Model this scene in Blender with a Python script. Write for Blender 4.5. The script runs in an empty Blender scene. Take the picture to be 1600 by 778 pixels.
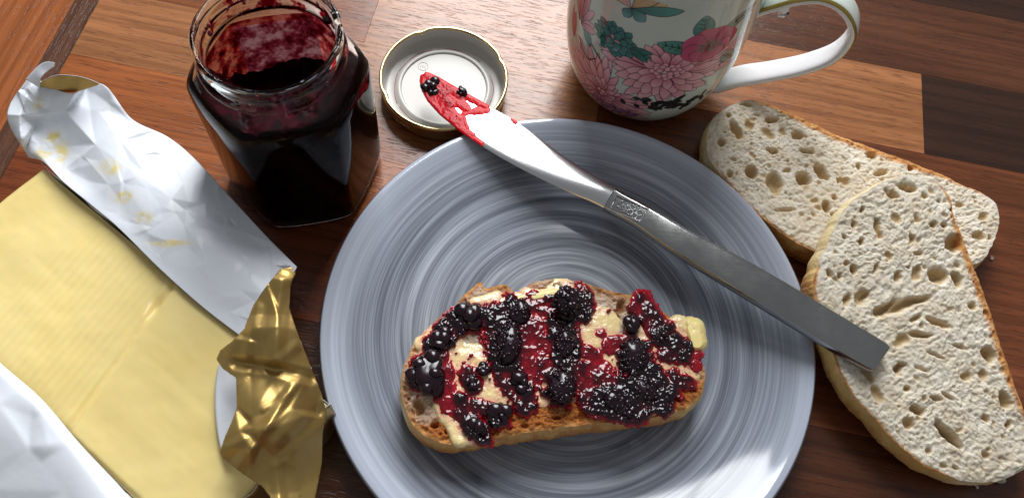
import bpy, bmesh, math, random
import numpy as np
from mathutils import Vector, Matrix

# ------------------------------------------------------------------ camera, world, light, exposure
scene = bpy.context.scene
COL = scene.collection
FOC, PITCH, ROLL, CAMZ = 1271.97, 1.11848, 0.15469, 0.35046      # focal length in px of a 1600 wide frame
_F = np.array([0, math.cos(PITCH), -math.sin(PITCH)])
_R0 = np.array([1.0, 0, 0]); _U0 = np.cross(_R0, _F)
_R = math.cos(ROLL) * _R0 + math.sin(ROLL) * _U0
_U = -math.sin(ROLL) * _R0 + math.cos(ROLL) * _U0
_C = np.array([0, 0, CAMZ])
cd = bpy.data.cameras.new('camera'); cam = bpy.data.objects.new('camera', cd); COL.objects.link(cam)
cam.matrix_world = Matrix(((_R[0], _U[0], -_F[0], 0), (_R[1], _U[1], -_F[1], 0), (_R[2], _U[2], -_F[2], CAMZ), (0, 0, 0, 1)))
cd.sensor_width = 36.0; cd.lens = 36.0 * FOC / 1600; cd.clip_start = 0.01; cd.clip_end = 50
scene.camera = cam
world = bpy.data.worlds.new('World'); scene.world = world; world.use_nodes = True
world.node_tree.nodes['Background'].inputs[0].default_value = (0.95, 0.97, 1.0, 1)
world.node_tree.nodes['Background'].inputs[1].default_value = 0.22

def window_pane(name, center, w, h, power):
    ld = bpy.data.lights.new(name, 'AREA'); ld.shape = 'RECTANGLE'; ld.size = w; ld.size_y = h
    ld.energy = power; ld.color = (0.97, 0.985, 1.0)
    o = bpy.data.objects.new(name, ld); COL.objects.link(o); o.location = center
    o.rotation_euler = Vector((0, -1, 0)).to_track_quat('-Z', 'Z').to_euler()
    o['kind'] = 'structure'
    return o
window_pane('window_light', (-0.180, 1.00, 0.94), 0.24, 1.22, 13.5)
window_pane('window_light', (0.070, 1.00, 0.94), 0.24, 1.22, 13.5)
vs = scene.view_settings
vs.view_transform = 'Standard'; vs.look = 'None'; vs.exposure = 0.12; vs.gamma = 1.0; vs.use_curve_mapping = False
scene.cycles.use_denoising = True
scene.cycles.caustics_reflective = False; scene.cycles.caustics_refractive = False
scene.cycles.sample_clamp_indirect = 6.0
scene.cycles.max_bounces = 14; scene.cycles.transmission_bounces = 12; scene.cycles.transparent_max_bounces = 12

# ------------------------------------------------------------------ measuring helpers
def rays(P):
    P = np.atleast_2d(np.asarray(P, float))
    return _F[None] * FOC + (P[:, :1] - 800) * _R[None] - (P[:, 1:2] - 389) * _U[None]
def at(P, z):
    """world points seen at the photograph's points P when they stand at height z (metres)"""
    d = rays(P); z = np.broadcast_to(np.asarray(z, float), (len(d),))
    return _C + d * ((z - CAMZ) / d[:, 2])[:, None]
def at_plane(P, O, N):
    d = rays(P); t = ((np.asarray(O) - _C) @ N) / (d @ N)
    return _C + d * t[:, None]

rng = np.random.default_rng(7); random.seed(7)
def _hash(i, j, s):
    n = (i.astype(np.int64) * 374761393 + j.astype(np.int64) * 668265263 + s * 974711) & 0x7fffffff
    n = ((n ^ (n >> 13)) * 1274126177) & 0x7fffffff
    return ((n ^ (n >> 16)) & 0xffff) / 65535.0
def vnoise(x, y, s=0):
    x = np.asarray(x, float); y = np.asarray(y, float)
    i = np.floor(x); j = np.floor(y); fx = x - i; fy = y - j
    fx = fx * fx * (3 - 2 * fx); fy = fy * fy * (3 - 2 * fy)
    i = i.astype(np.int64); j = j.astype(np.int64)
    a = _hash(i, j, s); b = _hash(i + 1, j, s); c = _hash(i, j + 1, s); d = _hash(i + 1, j + 1, s)
    return (a + (b - a) * fx) * (1 - fy) + (c + (d - c) * fx) * fy
def fbm(x, y, s=0, o=4):
    v = 0; a = 0.5; t = 0
    for k in range(o):
        v = v + a * vnoise(x * 2 ** k + 17.3 * k, y * 2 ** k - 9.1 * k, s + k); t += a; a *= 0.55
    return v / t
def folds(x, y, seed, n=6, L=0.02, wob=0.6):
    r = np.random.default_rng(seed); v = 0
    for k in range(n):
        a = r.uniform(0, math.pi); l = L * r.uniform(0.7, 2.2); c = r.uniform(0, 1)
        q = (x * math.cos(a) + y * math.sin(a)) / l + c + wob * (vnoise(x / l * .7, y / l * .7, seed + k) - .5)
        v = v + (np.abs((q % 1.0) - 0.5) - 0.25) * l / L * r.uniform(0.5, 1)
    return v / n
def sstep(a, b, x):
    t = np.clip((x - a) / (b - a), 0, 1); return t * t * (3 - 2 * t)
def catmull(P, n, closed=True):
    P = np.asarray(P, float); m = len(P)
    if closed: Q = np.vstack([P[-1], P, P[0], P[1]])
    else: Q = np.vstack([2 * P[0] - P[1], P, 2 * P[-1] - P[-2]])
    out = []
    for i in range(m if closed else m - 1):
        p0, p1, p2, p3 = Q[i], Q[i + 1], Q[i + 2], Q[i + 3]
        t = np.linspace(0, 1, 24, endpoint=False)[:, None]
        out.append(0.5 * ((2 * p1) + (p2 - p0) * t + (2 * p0 - 5 * p1 + 4 * p2 - p3) * t ** 2 + (3 * p1 - p0 - 3 * p2 + p3) * t ** 3))
    C = np.vstack(out + ([P[:1]] if closed else [P[-1:]]))
    s = np.concatenate([[0], np.cumsum(np.linalg.norm(np.diff(C[:, :2], axis=0), axis=1))])
    u = np.linspace(0, s[-1], n, endpoint=not closed)
    return np.stack([np.interp(u, s, C[:, k]) for k in range(C.shape[1])], 1)
def inpoly(px, py, poly):
    c = np.zeros(px.shape, bool); j = len(poly) - 1
    for i in range(len(poly)):
        xi, yi = poly[i]; xj, yj = poly[j]
        with np.errstate(divide='ignore', invalid='ignore'):
            c ^= ((yi > py) != (yj > py)) & (px < (xj - xi) * (py - yi) / (yj - yi + 1e-12) + xi)
        j = i
    return c
def polydist(px, py, poly):
    d = np.full(px.shape, 1e9)
    for i in range(len(poly)):
        a = np.asarray(poly[i - 1], float); b = np.asarray(poly[i], float); e = b - a
        t = np.clip(((px - a[0]) * e[0] + (py - a[1]) * e[1]) / (e @ e + 1e-12), 0, 1)
        d = np.minimum(d, np.hypot(px - a[0] - t * e[0], py - a[1] - t * e[1]))
    return np.where(inpoly(px, py, poly), d, -d)

def facets(X, Y, pts, zs):
    """crumpled sheet: flat triangles between scattered points, creases where they meet"""
    from mathutils.geometry import delaunay_2d_cdt
    vs_, _, tris, *_ = delaunay_2d_cdt([Vector((float(a), float(b))) for a, b in pts], [], [], 0, 1e-6)
    vs_ = np.array([v[:] for v in vs_]); pts = np.asarray(pts, float)
    zv = np.array([zs[int(np.argmin(((pts - v) ** 2).sum(1)))] for v in vs_]); out = np.zeros(X.shape)
    for t in tris:
        a, b, c = vs_[t[0]], vs_[t[1]], vs_[t[2]]; den = (b[1] - c[1]) * (a[0] - c[0]) + (c[0] - b[0]) * (a[1] - c[1])
        if abs(den) < 1e-12: continue
        l0 = ((b[1] - c[1]) * (X - c[0]) + (c[0] - b[0]) * (Y - c[1])) / den; l1 = ((c[1] - a[1]) * (X - c[0]) + (a[0] - c[0]) * (Y - c[1])) / den; l2 = 1 - l0 - l1
        m = (l0 >= -1e-6) & (l1 >= -1e-6) & (l2 >= -1e-6); out[m] = (l0 * zv[t[0]] + l1 * zv[t[1]] + l2 * zv[t[2]])[m]
    return out
def scatter(seed, n, x0, x1, y0, y1, amp, ampf=None):
    r = np.random.default_rng(seed); P = np.stack([r.uniform(x0, x1, n), r.uniform(y0, y1, n)], 1)
    P = np.vstack([P, [(x0 - 60, y0 - 60), (x1 + 60, y0 - 60), (x1 + 60, y1 + 60), (x0 - 60, y1 + 60)]]); z = r.uniform(-amp, amp, len(P))
    return P, z * (ampf(P[:, 0], P[:, 1]) if ampf else 1)

# ------------------------------------------------------------------ object helpers
def mesh_obj(name, V, Fc, mat, parent=None, smooth=True, attrs=None, mi=None):
    me = bpy.data.meshes.new(name)
    V = np.asarray(V, float)
    me.from_pydata(V.tolist(), [], [list(map(int, f)) for f in Fc])
    for m in (mat if isinstance(mat, (list, tuple)) else [mat]): me.materials.append(m)
    if mi is not None: me.polygons.foreach_set('material_index', np.asarray(mi, np.int32))
    me.polygons.foreach_set('use_smooth', np.full(len(me.polygons), bool(smooth)))
    for k, a in (attrs or {}).items():
        a = np.asarray(a, np.float32)
        if a.ndim == 1:
            at_ = me.attributes.new(k, 'FLOAT', 'POINT'); at_.data.foreach_set('value', a)
        else:
            at_ = me.attributes.new(k, 'FLOAT_COLOR', 'POINT')
            at_.data.foreach_set('color', np.concatenate([a[:, :3], np.ones((len(a), 1), np.float32)], 1).ravel())
    me.update()
    o = bpy.data.objects.new(name, me); COL.objects.link(o)
    if parent is not None:
        o.parent = parent
    return o
def thing(name, label, cat, loc=(0, 0, 0), group=None):
    o = bpy.data.objects.new(name, None); COL.objects.link(o); o.location = loc; o.empty_display_size = 0.01
    tag(o, label, cat, group); return o
def tag(o, label=None, cat=None, group=None, kind=None):
    for k, v in (('label', label), ('category', cat), ('group', group), ('kind', kind)):
        if v: o[k] = v
    return o
def gridfaces(n, m, wrap=False, off=0):
    i, j = np.meshgrid(np.arange(n - 1), np.arange(m if wrap else m - 1), indexing='ij')
    j2 = (j + 1) % m
    return (np.stack([i * m + j, i * m + j2, (i + 1) * m + j2, (i + 1) * m + j], -1).reshape(-1, 4) + off)
def lathe(profile, n=128, cx=0, cy=0):
    th = np.linspace(0, 2 * math.pi, n, endpoint=False)
    P = np.asarray(profile, float)
    V = np.stack([P[:, :1] * np.cos(th) + cx, P[:, :1] * np.sin(th) + cy, np.repeat(P[:, 1:2], n, 1)], -1).reshape(-1, 3)
    return V, gridfaces(len(P), n, True)
def tube(path, rad, k=10):
    P = np.asarray(path, float); n = len(P); rad = np.broadcast_to(rad, (n,))
    T = np.gradient(P, axis=0); T /= np.linalg.norm(T, axis=1)[:, None] + 1e-12
    V = []
    ref = np.array([0, 0, 1.0])
    for i in range(n):
        a = np.cross(T[i], ref); a /= np.linalg.norm(a) + 1e-9; b = np.cross(T[i], a)
        th = np.linspace(0, 2 * math.pi, k, endpoint=False)
        V.append(P[i] + rad[i] * (np.cos(th)[:, None] * a + np.sin(th)[:, None] * b))
    F = [list(f) for f in gridfaces(n, k, True)]
    F.append(list(range(k - 1, -1, -1))); F.append(list(range((n - 1) * k, n * k)))
    return np.vstack(V), F
def blob(center, rad, sub=2, squash=1.0, jitter=0.0, seed=0):
    bm = bmesh.new(); bmesh.ops.create_icosphere(bm, subdivisions=sub, radius=1.0)
    V = np.array([v.co[:] for v in bm.verts]); F = [[v.index for v in f.verts] for f in bm.faces]; bm.free()
    if jitter: V = V * (1 + jitter * (vnoise(V[:, 0] * 2 + 5, V[:, 1] * 2 + V[:, 2] * 1.7, seed) - .5))[:, None]
    V = V * np.array([1, 1, squash]) * rad + np.asarray(center)
    return V, F
def joinm(parts):
    V = []; F = []; o = 0
    for v, f in parts:
        V.append(np.asarray(v)); F += [[int(i) + o for i in q] for q in f]; o += len(v)
    return np.vstack(V), F

# ------------------------------------------------------------------ material helpers
def new_mat(name):
    m = bpy.data.materials.new(name); m.use_nodes = True
    nt = m.node_tree; b = nt.nodes['Principled BSDF']
    return m, nt, b
def N(nt, kind, **kw):
    n = nt.nodes.new('ShaderNode' + kind)
    for k, v in kw.items():
        if k.startswith('i_'):
            key = k[2:]; n.inputs[int(key) if key.isdigit() else key.replace('_', ' ')].default_value = v
        else: setattr(n, k, v)
    return n
def L(nt, a, b): nt.links.new(a, b)
def ramp(nt, src, stops):
    r = N(nt, 'ValToRGB'); e = r.color_ramp.elements
    while len(e) < len(stops): e.new(0.5)
    for el, (p, c) in zip(e, stops): el.position = p; el.color = (*c, 1) if len(c) == 3 else c
    L(nt, src, r.inputs[0]); return r
def attr(nt, name, out='Fac', typ='GEOMETRY'):
    a = N(nt, 'Attribute', attribute_name=name, attribute_type=typ); return a.outputs[out]
def mixc(nt, fac, a, b, mode='MIX'):
    m = N(nt, 'Mix', data_type='RGBA', blend_type=mode)
    for s, v in ((m.inputs[0], fac), (m.inputs[6], a), (m.inputs[7], b)):
        if hasattr(v, 'links') or hasattr(v, 'is_linked'): L(nt, v, s)
        else: s.default_value = v if not isinstance(v, tuple) else ((*v, 1) if len(v) == 3 else v)
    return m.outputs[2]
def math_(nt, op, a, b=None, clamp=False):
    m = N(nt, 'Math', operation=op); m.use_clamp = clamp
    for i, v in enumerate((a, b)):
        if v is None: continue
        if hasattr(v, 'is_linked'): L(nt, v, m.inputs[i])
        else: m.inputs[i].default_value = v
    return m.outputs[0]
def bump(nt, b, h, strength=0.3, dist=0.001, prev=None):
    n = N(nt, 'Bump'); n.inputs['Strength'].default_value = strength; n.inputs['Distance'].default_value = dist
    L(nt, h, n.inputs['Height'])
    if prev is not None: L(nt, prev, n.inputs['Normal'])
    L(nt, n.outputs[0], b.inputs['Normal']); return n.outputs[0]
def objco(nt, scale=(1, 1, 1)):
    t = N(nt, 'TexCoord'); m = N(nt, 'Mapping'); m.inputs['Scale'].default_value = scale
    L(nt, t.outputs['Object'], m.inputs[0]); return m.outputs[0]
def noise(nt, vec, scale, detail=3, rough=0.55, dist=0.0):
    n = N(nt, 'TexNoise'); n.inputs['Scale'].default_value = scale; n.inputs['Detail'].default_value = detail
    n.inputs['Roughness'].default_value = rough; n.inputs['Distortion'].default_value = dist
    L(nt, vec, n.inputs['Vector']); return n.outputs['Fac']
def simple(name, col, rough=0.4, metal=0.0, **kw):
    m, nt, b = new_mat(name)
    b.inputs['Base Color'].default_value = (*col, 1); b.inputs['Roughness'].default_value = rough; b.inputs['Metallic'].default_value = metal
    for k, v in kw.items(): b.inputs[k.replace('_', ' ')].default_value = v
    return m

# wood laminate stave: grain runs along the stave's own x
def mat_wood():
    m, nt, b = new_mat('walnut_laminate')
    tc = N(nt, 'TexCoord'); oi = N(nt, 'ObjectInfo')
    off = N(nt, 'VectorMath', operation='SCALE'); cb = N(nt, 'CombineXYZ')
    for k, mul in ((0, 3.1), (1, 1.7), (2, 9.0)): L(nt, math_(nt, 'MULTIPLY', oi.outputs['Random'], mul), cb.inputs[k])
    ad = N(nt, 'VectorMath', operation='ADD'); L(nt, tc.outputs['Object'], ad.inputs[0]); L(nt, cb.outputs[0], ad.inputs[1])
    def mp(s):
        q = N(nt, 'Mapping'); q.inputs['Scale'].default_value = s; L(nt, ad.outputs[0], q.inputs[0]); return q.outputs[0]
    g1 = noise(nt, mp((5, 55, 5)), 1.0, 5, 0.6, 0.6)          # broad figure
    g2 = noise(nt, mp((14, 420, 14)), 1.0, 3, 0.6, 0.2)        # grain lines
    g3 = noise(nt, mp((110, 1500, 110)), 1.0, 2, 0.5)          # pores
    w = N(nt, 'TexWave', wave_type='BANDS', bands_direction='Y'); w.inputs['Scale'].default_value = 34; w.inputs['Distortion'].default_value = 5.0
    w.inputs['Detail'].default_value = 3; w.inputs['Detail Scale'].default_value = 0.6
    L(nt, mp((0.18, 1, 1)), w.inputs['Vector'])
    tone = oi.outputs['Color']
    dark = mixc(nt, 1.0, tone, (0.42, 0.36, 0.30), 'MULTIPLY'); lite = mixc(nt, 1.0, tone, (1.35, 1.32, 1.28), 'MULTIPLY')
    c1 = mixc(nt, ramp(nt, g1, [(0.30, (0, 0, 0)), (0.72, (1, 1, 1))]).outputs[0], dark, lite)
    c1 = mixc(nt, 0.55, tone, c1)
    c2 = mixc(nt, math_(nt, 'MULTIPLY', ramp(nt, w.outputs['Fac'], [(0.0, (1, 1, 1)), (0.35, (0, 0, 0))]).outputs[0], 0.42), c1, dark)
    c3 = mixc(nt, math_(nt, 'MULTIPLY', ramp(nt, g2, [(0.36, (1, 1, 1)), (0.50, (0, 0, 0))]).outputs[0], 0.55), c2, dark)
    pore = ramp(nt, g3, [(0.33, (1, 1, 1)), (0.42, (0, 0, 0))]).outputs[0]
    c4 = mixc(nt, math_(nt, 'MULTIPLY', pore, 0.6), c3, mixc(nt, 1.0, tone, (0.22, 0.18, 0.16), 'MULTIPLY'))
    L(nt, c4, b.inputs['Base Color'])
    r = N(nt, 'MapRange'); r.inputs['To Min'].default_value = 0.22; r.inputs['To Max'].default_value = 0.32; L(nt, g1, r.inputs[0]); L(nt, r.outputs[0], b.inputs['Roughness'])
    b.inputs['Specular IOR Level'].default_value = 0.5
    h = math_(nt, 'SUBTRACT', math_(nt, 'MULTIPLY', g2, 0.5), math_(nt, 'MULTIPLY', pore, 0.8))
    bump(nt, b, h, 0.35, 0.00025)
    return m

def mat_crumb(name, toasted=False):
    m, nt, b = new_mat(name)
    co = objco(nt)
    n1 = noise(nt, co, 70, 5, .65); n2 = noise(nt, co, 1150, 3, 0.7); n3 = noise(nt, co, 3000, 2, 0.6)
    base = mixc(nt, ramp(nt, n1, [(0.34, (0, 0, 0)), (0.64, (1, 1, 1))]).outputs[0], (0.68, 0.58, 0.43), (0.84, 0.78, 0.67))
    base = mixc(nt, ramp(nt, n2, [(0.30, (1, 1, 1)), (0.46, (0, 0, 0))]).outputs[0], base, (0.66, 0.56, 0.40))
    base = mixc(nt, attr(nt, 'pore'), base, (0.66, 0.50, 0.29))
    if toasted:
        t = attr(nt, 'toast')
        tn = math_(nt, 'MULTIPLY', t, math_(nt, 'ADD', math_(nt, 'MULTIPLY', n2, 1.3), 0.35), True)
        base = mixc(nt, tn, base, (0.50, 0.17, 0.028))
        base = mixc(nt, math_(nt, 'MULTIPLY', tn, ramp(nt, n2, [(0.42, (1, 1, 1)), (0.55, (0, 0, 0))]).outputs[0]), base, (0.24, 0.055, 0.01))
    cr = attr(nt, 'crust')
    crc = ramp(nt, noise(nt, co, 300, 4), [(0.3, (0.40, 0.13, 0.03)), (0.65, (0.70, 0.36, 0.12))]).outputs[0]
    base = mixc(nt, cr, base, crc)
    L(nt, base, b.inputs['Base Color'])
    b.inputs['Roughness'].default_value = 0.75; b.inputs['Specular IOR Level'].default_value = 0.25
    b.inputs['Subsurface Weight'].default_value = 0.5; b.inputs['Subsurface Radius'].default_value = (1, 0.75, 0.45); b.inputs['Subsurface Scale'].default_value = 0.0022
    bump(nt, b, math_(nt, 'ADD', n2, math_(nt, 'MULTIPLY', n3, 0.6)), 0.75, 0.0008)
    return m
def mat_crust():
    m, nt, b = new_mat('bread_crust')
    co = objco(nt); n1 = noise(nt, co, 160, 4); n2 = noise(nt, co, 700, 3)
    t = attr(nt, 'tone')
    tt = math_(nt, 'ADD', t, math_(nt, 'MULTIPLY', math_(nt, 'SUBTRACT', n1, 0.5), 0.55), True)
    c = ramp(nt, tt, [(0.0, (0.88, 0.74, 0.44)), (0.35, (0.82, 0.54, 0.19)), (0.65, (0.58, 0.25, 0.055)), (1.0, (0.28, 0.085, 0.02))]).outputs[0]
    c = mixc(nt, math_(nt, 'MULTIPLY', ramp(nt, n2, [(0.55, (0, 0, 0)), (0.75, (1, 1, 1))]).outputs[0], 0.5), c, (0.85, 0.72, 0.5))
    L(nt, c, b.inputs['Base Color']); b.inputs['Roughness'].default_value = 0.6
    b.inputs['Subsurface Weight'].default_value = 0.15; b.inputs['Subsurface Scale'].default_value = 0.001
    bump(nt, b, math_(nt, 'ADD', n1, n2), 0.6, 0.0007)
    return m
def mat_plate():
    m, nt, b = new_mat('brushed_grey_glaze')
    tc = N(nt, 'TexCoord'); s = N(nt, 'SeparateXYZ'); L(nt, tc.outputs['Object'], s.inputs[0])
    r = math_(nt, 'SQRT', math_(nt, 'ADD', math_(nt, 'POWER', s.outputs[0], 2.0), math_(nt, 'POWER', s.outputs[1], 2.0)))
    ux = math_(nt, 'DIVIDE', s.outputs[0], math_(nt, 'ADD', r, 0.0001)); uy = math_(nt, 'DIVIDE', s.outputs[1], math_(nt, 'ADD', r, 0.0001))
    def streak(fr, fa, detail, seed):
        c = N(nt, 'CombineXYZ'); L(nt, math_(nt, 'MULTIPLY', ux, fa), c.inputs[0]); L(nt, math_(nt, 'MULTIPLY', uy, fa), c.inputs[1])
        L(nt, math_(nt, 'ADD', math_(nt, 'MULTIPLY', r, fr), seed), c.inputs[2])
        return noise(nt, c.outputs[0], 1.0, detail, 0.6)
    a = streak(190, .40, 4, 3.0); c = streak(620, .75, 3, 11.0); d = streak(60, 0.35, 2, 29.0); e = streak(1500, 1.3, 2, 41.0)
    f = math_(nt, 'ADD', math_(nt, 'ADD', math_(nt, 'MULTIPLY', a, 0.36), math_(nt, 'MULTIPLY', c, 0.36)), math_(nt, 'ADD', math_(nt, 'MULTIPLY', d, 0.15), math_(nt, 'MULTIPLY', e, 0.16)))
    col = ramp(nt, f, [(0.38, (0.085, 0.098, 0.125)), (0.47, (0.17, 0.19, 0.235)), (0.54, (0.27, 0.30, 0.36)), (0.67, (0.54, 0.58, 0.66))]).outputs[0]
    rim = N(nt, 'MapRange'); rim.inputs['From Min'].default_value = 0.086; rim.inputs['From Max'].default_value = 0.1075; L(nt, r, rim.inputs[0])
    col = mixc(nt, math_(nt, 'MULTIPLY', math_(nt, 'POWER', rim.outputs[0], 1.3), 0.65), col, (0.58, 0.63, 0.74))
    L(nt, col, b.inputs['Base Color']); b.inputs['Roughness'].default_value = 0.07; b.inputs['Specular IOR Level'].default_value = 0.5
    bump(nt, b, c, 0.012, 0.0002)
    return m
def mat_jam(name='blackberry_jam'):  # thin films read red, thick lumps nearly black
    m, nt, b = new_mat(name)
    th = attr(nt, 'thick'); co = objco(nt); n = noise(nt, co, 420, 3)
    t = math_(nt, 'ADD', th, math_(nt, 'MULTIPLY', math_(nt, 'SUBTRACT', n, 0.5), 0.35), True)
    c = ramp(nt, t, [(0.0, (0.42, 0.008, 0.02)), (0.22, (0.20, 0.002, 0.009)), (0.42, (0.045, 0.001, 0.005)), (0.70, (0.008, 0.0012, 0.004))]).outputs[0]
    L(nt, c, b.inputs['Base Color']); b.inputs['Roughness'].default_value = 0.12; b.inputs['Specular IOR Level'].default_value = 0.5
    v = N(nt, 'TexVoronoi', feature='SMOOTH_F1'); v.inputs['Scale'].default_value = 330; L(nt, co, v.inputs['Vector'])
    h = math_(nt, 'MULTIPLY', math_(nt, 'SUBTRACT', 1.0, v.outputs['Distance']), math_(nt, 'MULTIPLY', th, 1.0))
    bump(nt, b, math_(nt, 'ADD', h, math_(nt, 'MULTIPLY', noise(nt, co, 130, 2), 0.6)), 0.22, 0.0011)
    return m
def mat_butter():
    m, nt, b = new_mat('butter'); co = objco(nt); n = noise(nt, co, 35, 4)
    c = mixc(nt, n, (0.91, 0.70, 0.24), (0.94, 0.77, 0.36)); L(nt, c, b.inputs['Base Color'])
    b.inputs['Roughness'].default_value = 0.38; b.inputs['Subsurface Weight'].default_value = 0.35
    b.inputs['Subsurface Radius'].default_value = (1, 0.6, 0.2); b.inputs['Subsurface Scale'].default_value = 0.003
    bump(nt, b, noise(nt, objco(nt, (1, 1, 1)), 500, 3), 0.08, 0.0004)
    return m
def mat_melted():
    m, nt, b = new_mat('spread_butter'); co = objco(nt)
    st = attr(nt, 'stain')
    c = mixc(nt, noise(nt, co, 130, 3), (0.88, 0.66, 0.27), (0.92, 0.76, 0.44))
    n = noise(nt, co, 380, 4, 0.65)
    c = mixc(nt, math_(nt, 'MULTIPLY', st, 0.80), c, (0.80, 0.38, 0.31))
    c = mixc(nt, math_(nt, 'MULTIPLY', st, ramp(nt, n, [(0.53, (0, 0, 0)), (0.60, (1, 1, 1))]).outputs[0]), c, (0.42, 0.01, 0.025))
    L(nt, c, b.inputs['Base Color']); b.inputs['Roughness'].default_value = 0.18
    b.inputs['Subsurface Weight'].default_value = 0.2; b.inputs['Subsurface Scale'].default_value = 0.002
    bump(nt, b, noise(nt, co, 330, 3), 0.5, 0.0008)
    return m
def mat_paper():
    m, nt, b = new_mat('waxed_white_paper'); co = objco(nt)
    st = attr(nt, 'grease')
    g = math_(nt, 'MULTIPLY', st, ramp(nt, noise(nt, co, 190, 4), [(0.36, (0, 0, 0)), (0.55, (1, 1, 1))]).outputs[0])
    c = mixc(nt, noise(nt, co, 40, 3), (0.78, 0.82, 0.89), (0.84, 0.87, 0.92)); c = mixc(nt, g, c, (0.83, 0.70, 0.32))
    L(nt, c, b.inputs['Base Color']); b.inputs['Roughness'].default_value = 0.36; b.inputs['Specular IOR Level'].default_value = 0.4
    bump(nt, b, noise(nt, co, 120, 3), 0.15, 0.001)
    return m
def mat_gold_foil():
    m, nt, b = new_mat('gold_foil'); co = objco(nt)
    c = mixc(nt, noise(nt, co, 60, 3), (0.42, 0.28, 0.09), (0.56, 0.39, 0.14)); L(nt, c, b.inputs['Base Color'])
    b.inputs['Metallic'].default_value = 0.85; b.inputs['Roughness'].default_value = 0.46
    bump(nt, b, noise(nt, co, 70, 3, 0.5), 0.12, 0.0012)
    return m
def mat_vcol(name, rough=0.12):
    m, nt, b = new_mat(name); L(nt, attr(nt, 'col', 'Color'), b.inputs['Base Color']); b.inputs['Roughness'].default_value = rough
    return m
def mat_steel(name, rough=0.16, col=(0.72, 0.72, 0.73)):
    m, nt, b = new_mat(name); co = objco(nt)
    b.inputs['Base Color'].default_value = (*col, 1); b.inputs['Metallic'].default_value = 1.0
    s = noise(nt, objco(nt, (1, 1, 1)), 900, 3, 0.7); r = N(nt, 'MapRange'); r.inputs['To Min'].default_value = rough * 0.85; r.inputs['To Max'].default_value = rough * 1.2
    L(nt, s, r.inputs[0]); L(nt, r.outputs[0], b.inputs['Roughness'])
    bump(nt, b, noise(nt, co, 45, 2), 0.03, 0.0006)
    return m
def mat_handle():
    m, nt, b = new_mat('handle_steel'); b.inputs['Metallic'].default_value = 1.0
    sm = noise(nt, objco(nt), 55, 4, 0.65); sc = noise(nt, objco(nt, (60, 900, 60)), 1.0, 3, 0.7)
    L(nt, mixc(nt, sm, (0.30, 0.30, 0.30), (0.46, 0.46, 0.45)), b.inputs['Base Color'])
    r = N(nt, 'MapRange'); r.inputs['From Min'].default_value = 0.35; r.inputs['From Max'].default_value = 0.7; r.inputs['To Min'].default_value = 0.08; r.inputs['To Max'].default_value = 0.20
    L(nt, math_(nt, 'ADD', math_(nt, 'MULTIPLY', sm, .7), math_(nt, 'MULTIPLY', sc, .3)), r.inputs[0]); L(nt, r.outputs[0], b.inputs['Roughness'])
    bump(nt, b, sm, 0.02, 0.0004); return m
def mat_glass():
    m, nt, b = new_mat('jar_glass')
    b.inputs['Base Color'].default_value = (0.93, 0.98, 0.96, 1); b.inputs['Transmission Weight'].default_value = 1.0
    b.inputs['Roughness'].default_value = 0.0; b.inputs['IOR'].default_value = 1.20
    return m
def mat_film(name, stops, dif):
    m, nt, b = new_mat(name); co = objco(nt)
    out = nt.nodes['Material Output']
    t = N(nt, 'BsdfTransparent'); g = N(nt, 'BsdfGlossy'); g.inputs['Roughness'].default_value = 0.1
    n = noise(nt, co, 140, 4, 0.65)
    c = ramp(nt, n, stops).outputs[0]
    L(nt, c, t.inputs[0]); d = N(nt, 'BsdfDiffuse'); d.inputs[0].default_value = (0.22, 0.006, 0.015, 1)
    mx = N(nt, 'MixShader'); L(nt, ramp(nt, n, dif).outputs[0], mx.inputs[0]); L(nt, t.outputs[0], mx.inputs[1]); L(nt, d.outputs[0], mx.inputs[2])
    m2 = N(nt, 'MixShader'); m2.inputs[0].default_value = 0.03; L(nt, mx.outputs[0], m2.inputs[1]); L(nt, g.outputs[0], m2.inputs[2])
    L(nt, m2.outputs[0], out.inputs[0])
    return m
def mat_label():
    m, nt, b = new_mat('label_paper'); b.inputs['Base Color'].default_value = (0.85, 0.82, 0.80, 1); b.inputs['Roughness'].default_value = 0.6
    t = N(nt, 'BsdfTranslucent'); t.inputs[0].default_value = (0.85, 0.82, 0.80, 1); mx = N(nt, 'MixShader'); mx.inputs[0].default_value = 0.45
    L(nt, b.outputs[0], mx.inputs[1]); L(nt, t.outputs[0], mx.inputs[2]); L(nt, mx.outputs[0], nt.nodes['Material Output'].inputs[0]); return m
def mat_jarjam():
    m, nt, b = new_mat('jam_in_jar'); co = objco(nt)
    L(nt, ramp(nt, noise(nt, co, 120, 4), [(0.40, (0.010, 0.0008, 0.002)), (0.62, (0.050, 0.001, 0.007)), (0.8, (0.13, 0.003, 0.016))]).outputs[0], b.inputs['Base Color'])
    b.inputs['Roughness'].default_value = 0.45; b.inputs['Specular IOR Level'].default_value = 0.04
    bump(nt, b, noise(nt, co, 420, 3), 0.15, 0.0008); return m
def mat_wetjam():
    m, nt, b = new_mat('thin_red_jam'); th = attr(nt, 'thick')
    L(nt, ramp(nt, th, [(0.0, (0.70, 0.012, 0.02)), (0.35, (0.50, 0.004, 0.012)), (0.75, (0.06, 0.001, 0.004))]).outputs[0], b.inputs['Base Color'])
    b.inputs['Roughness'].default_value = 0.18; b.inputs['Specular IOR Level'].default_value = 0.12; return m
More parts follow.
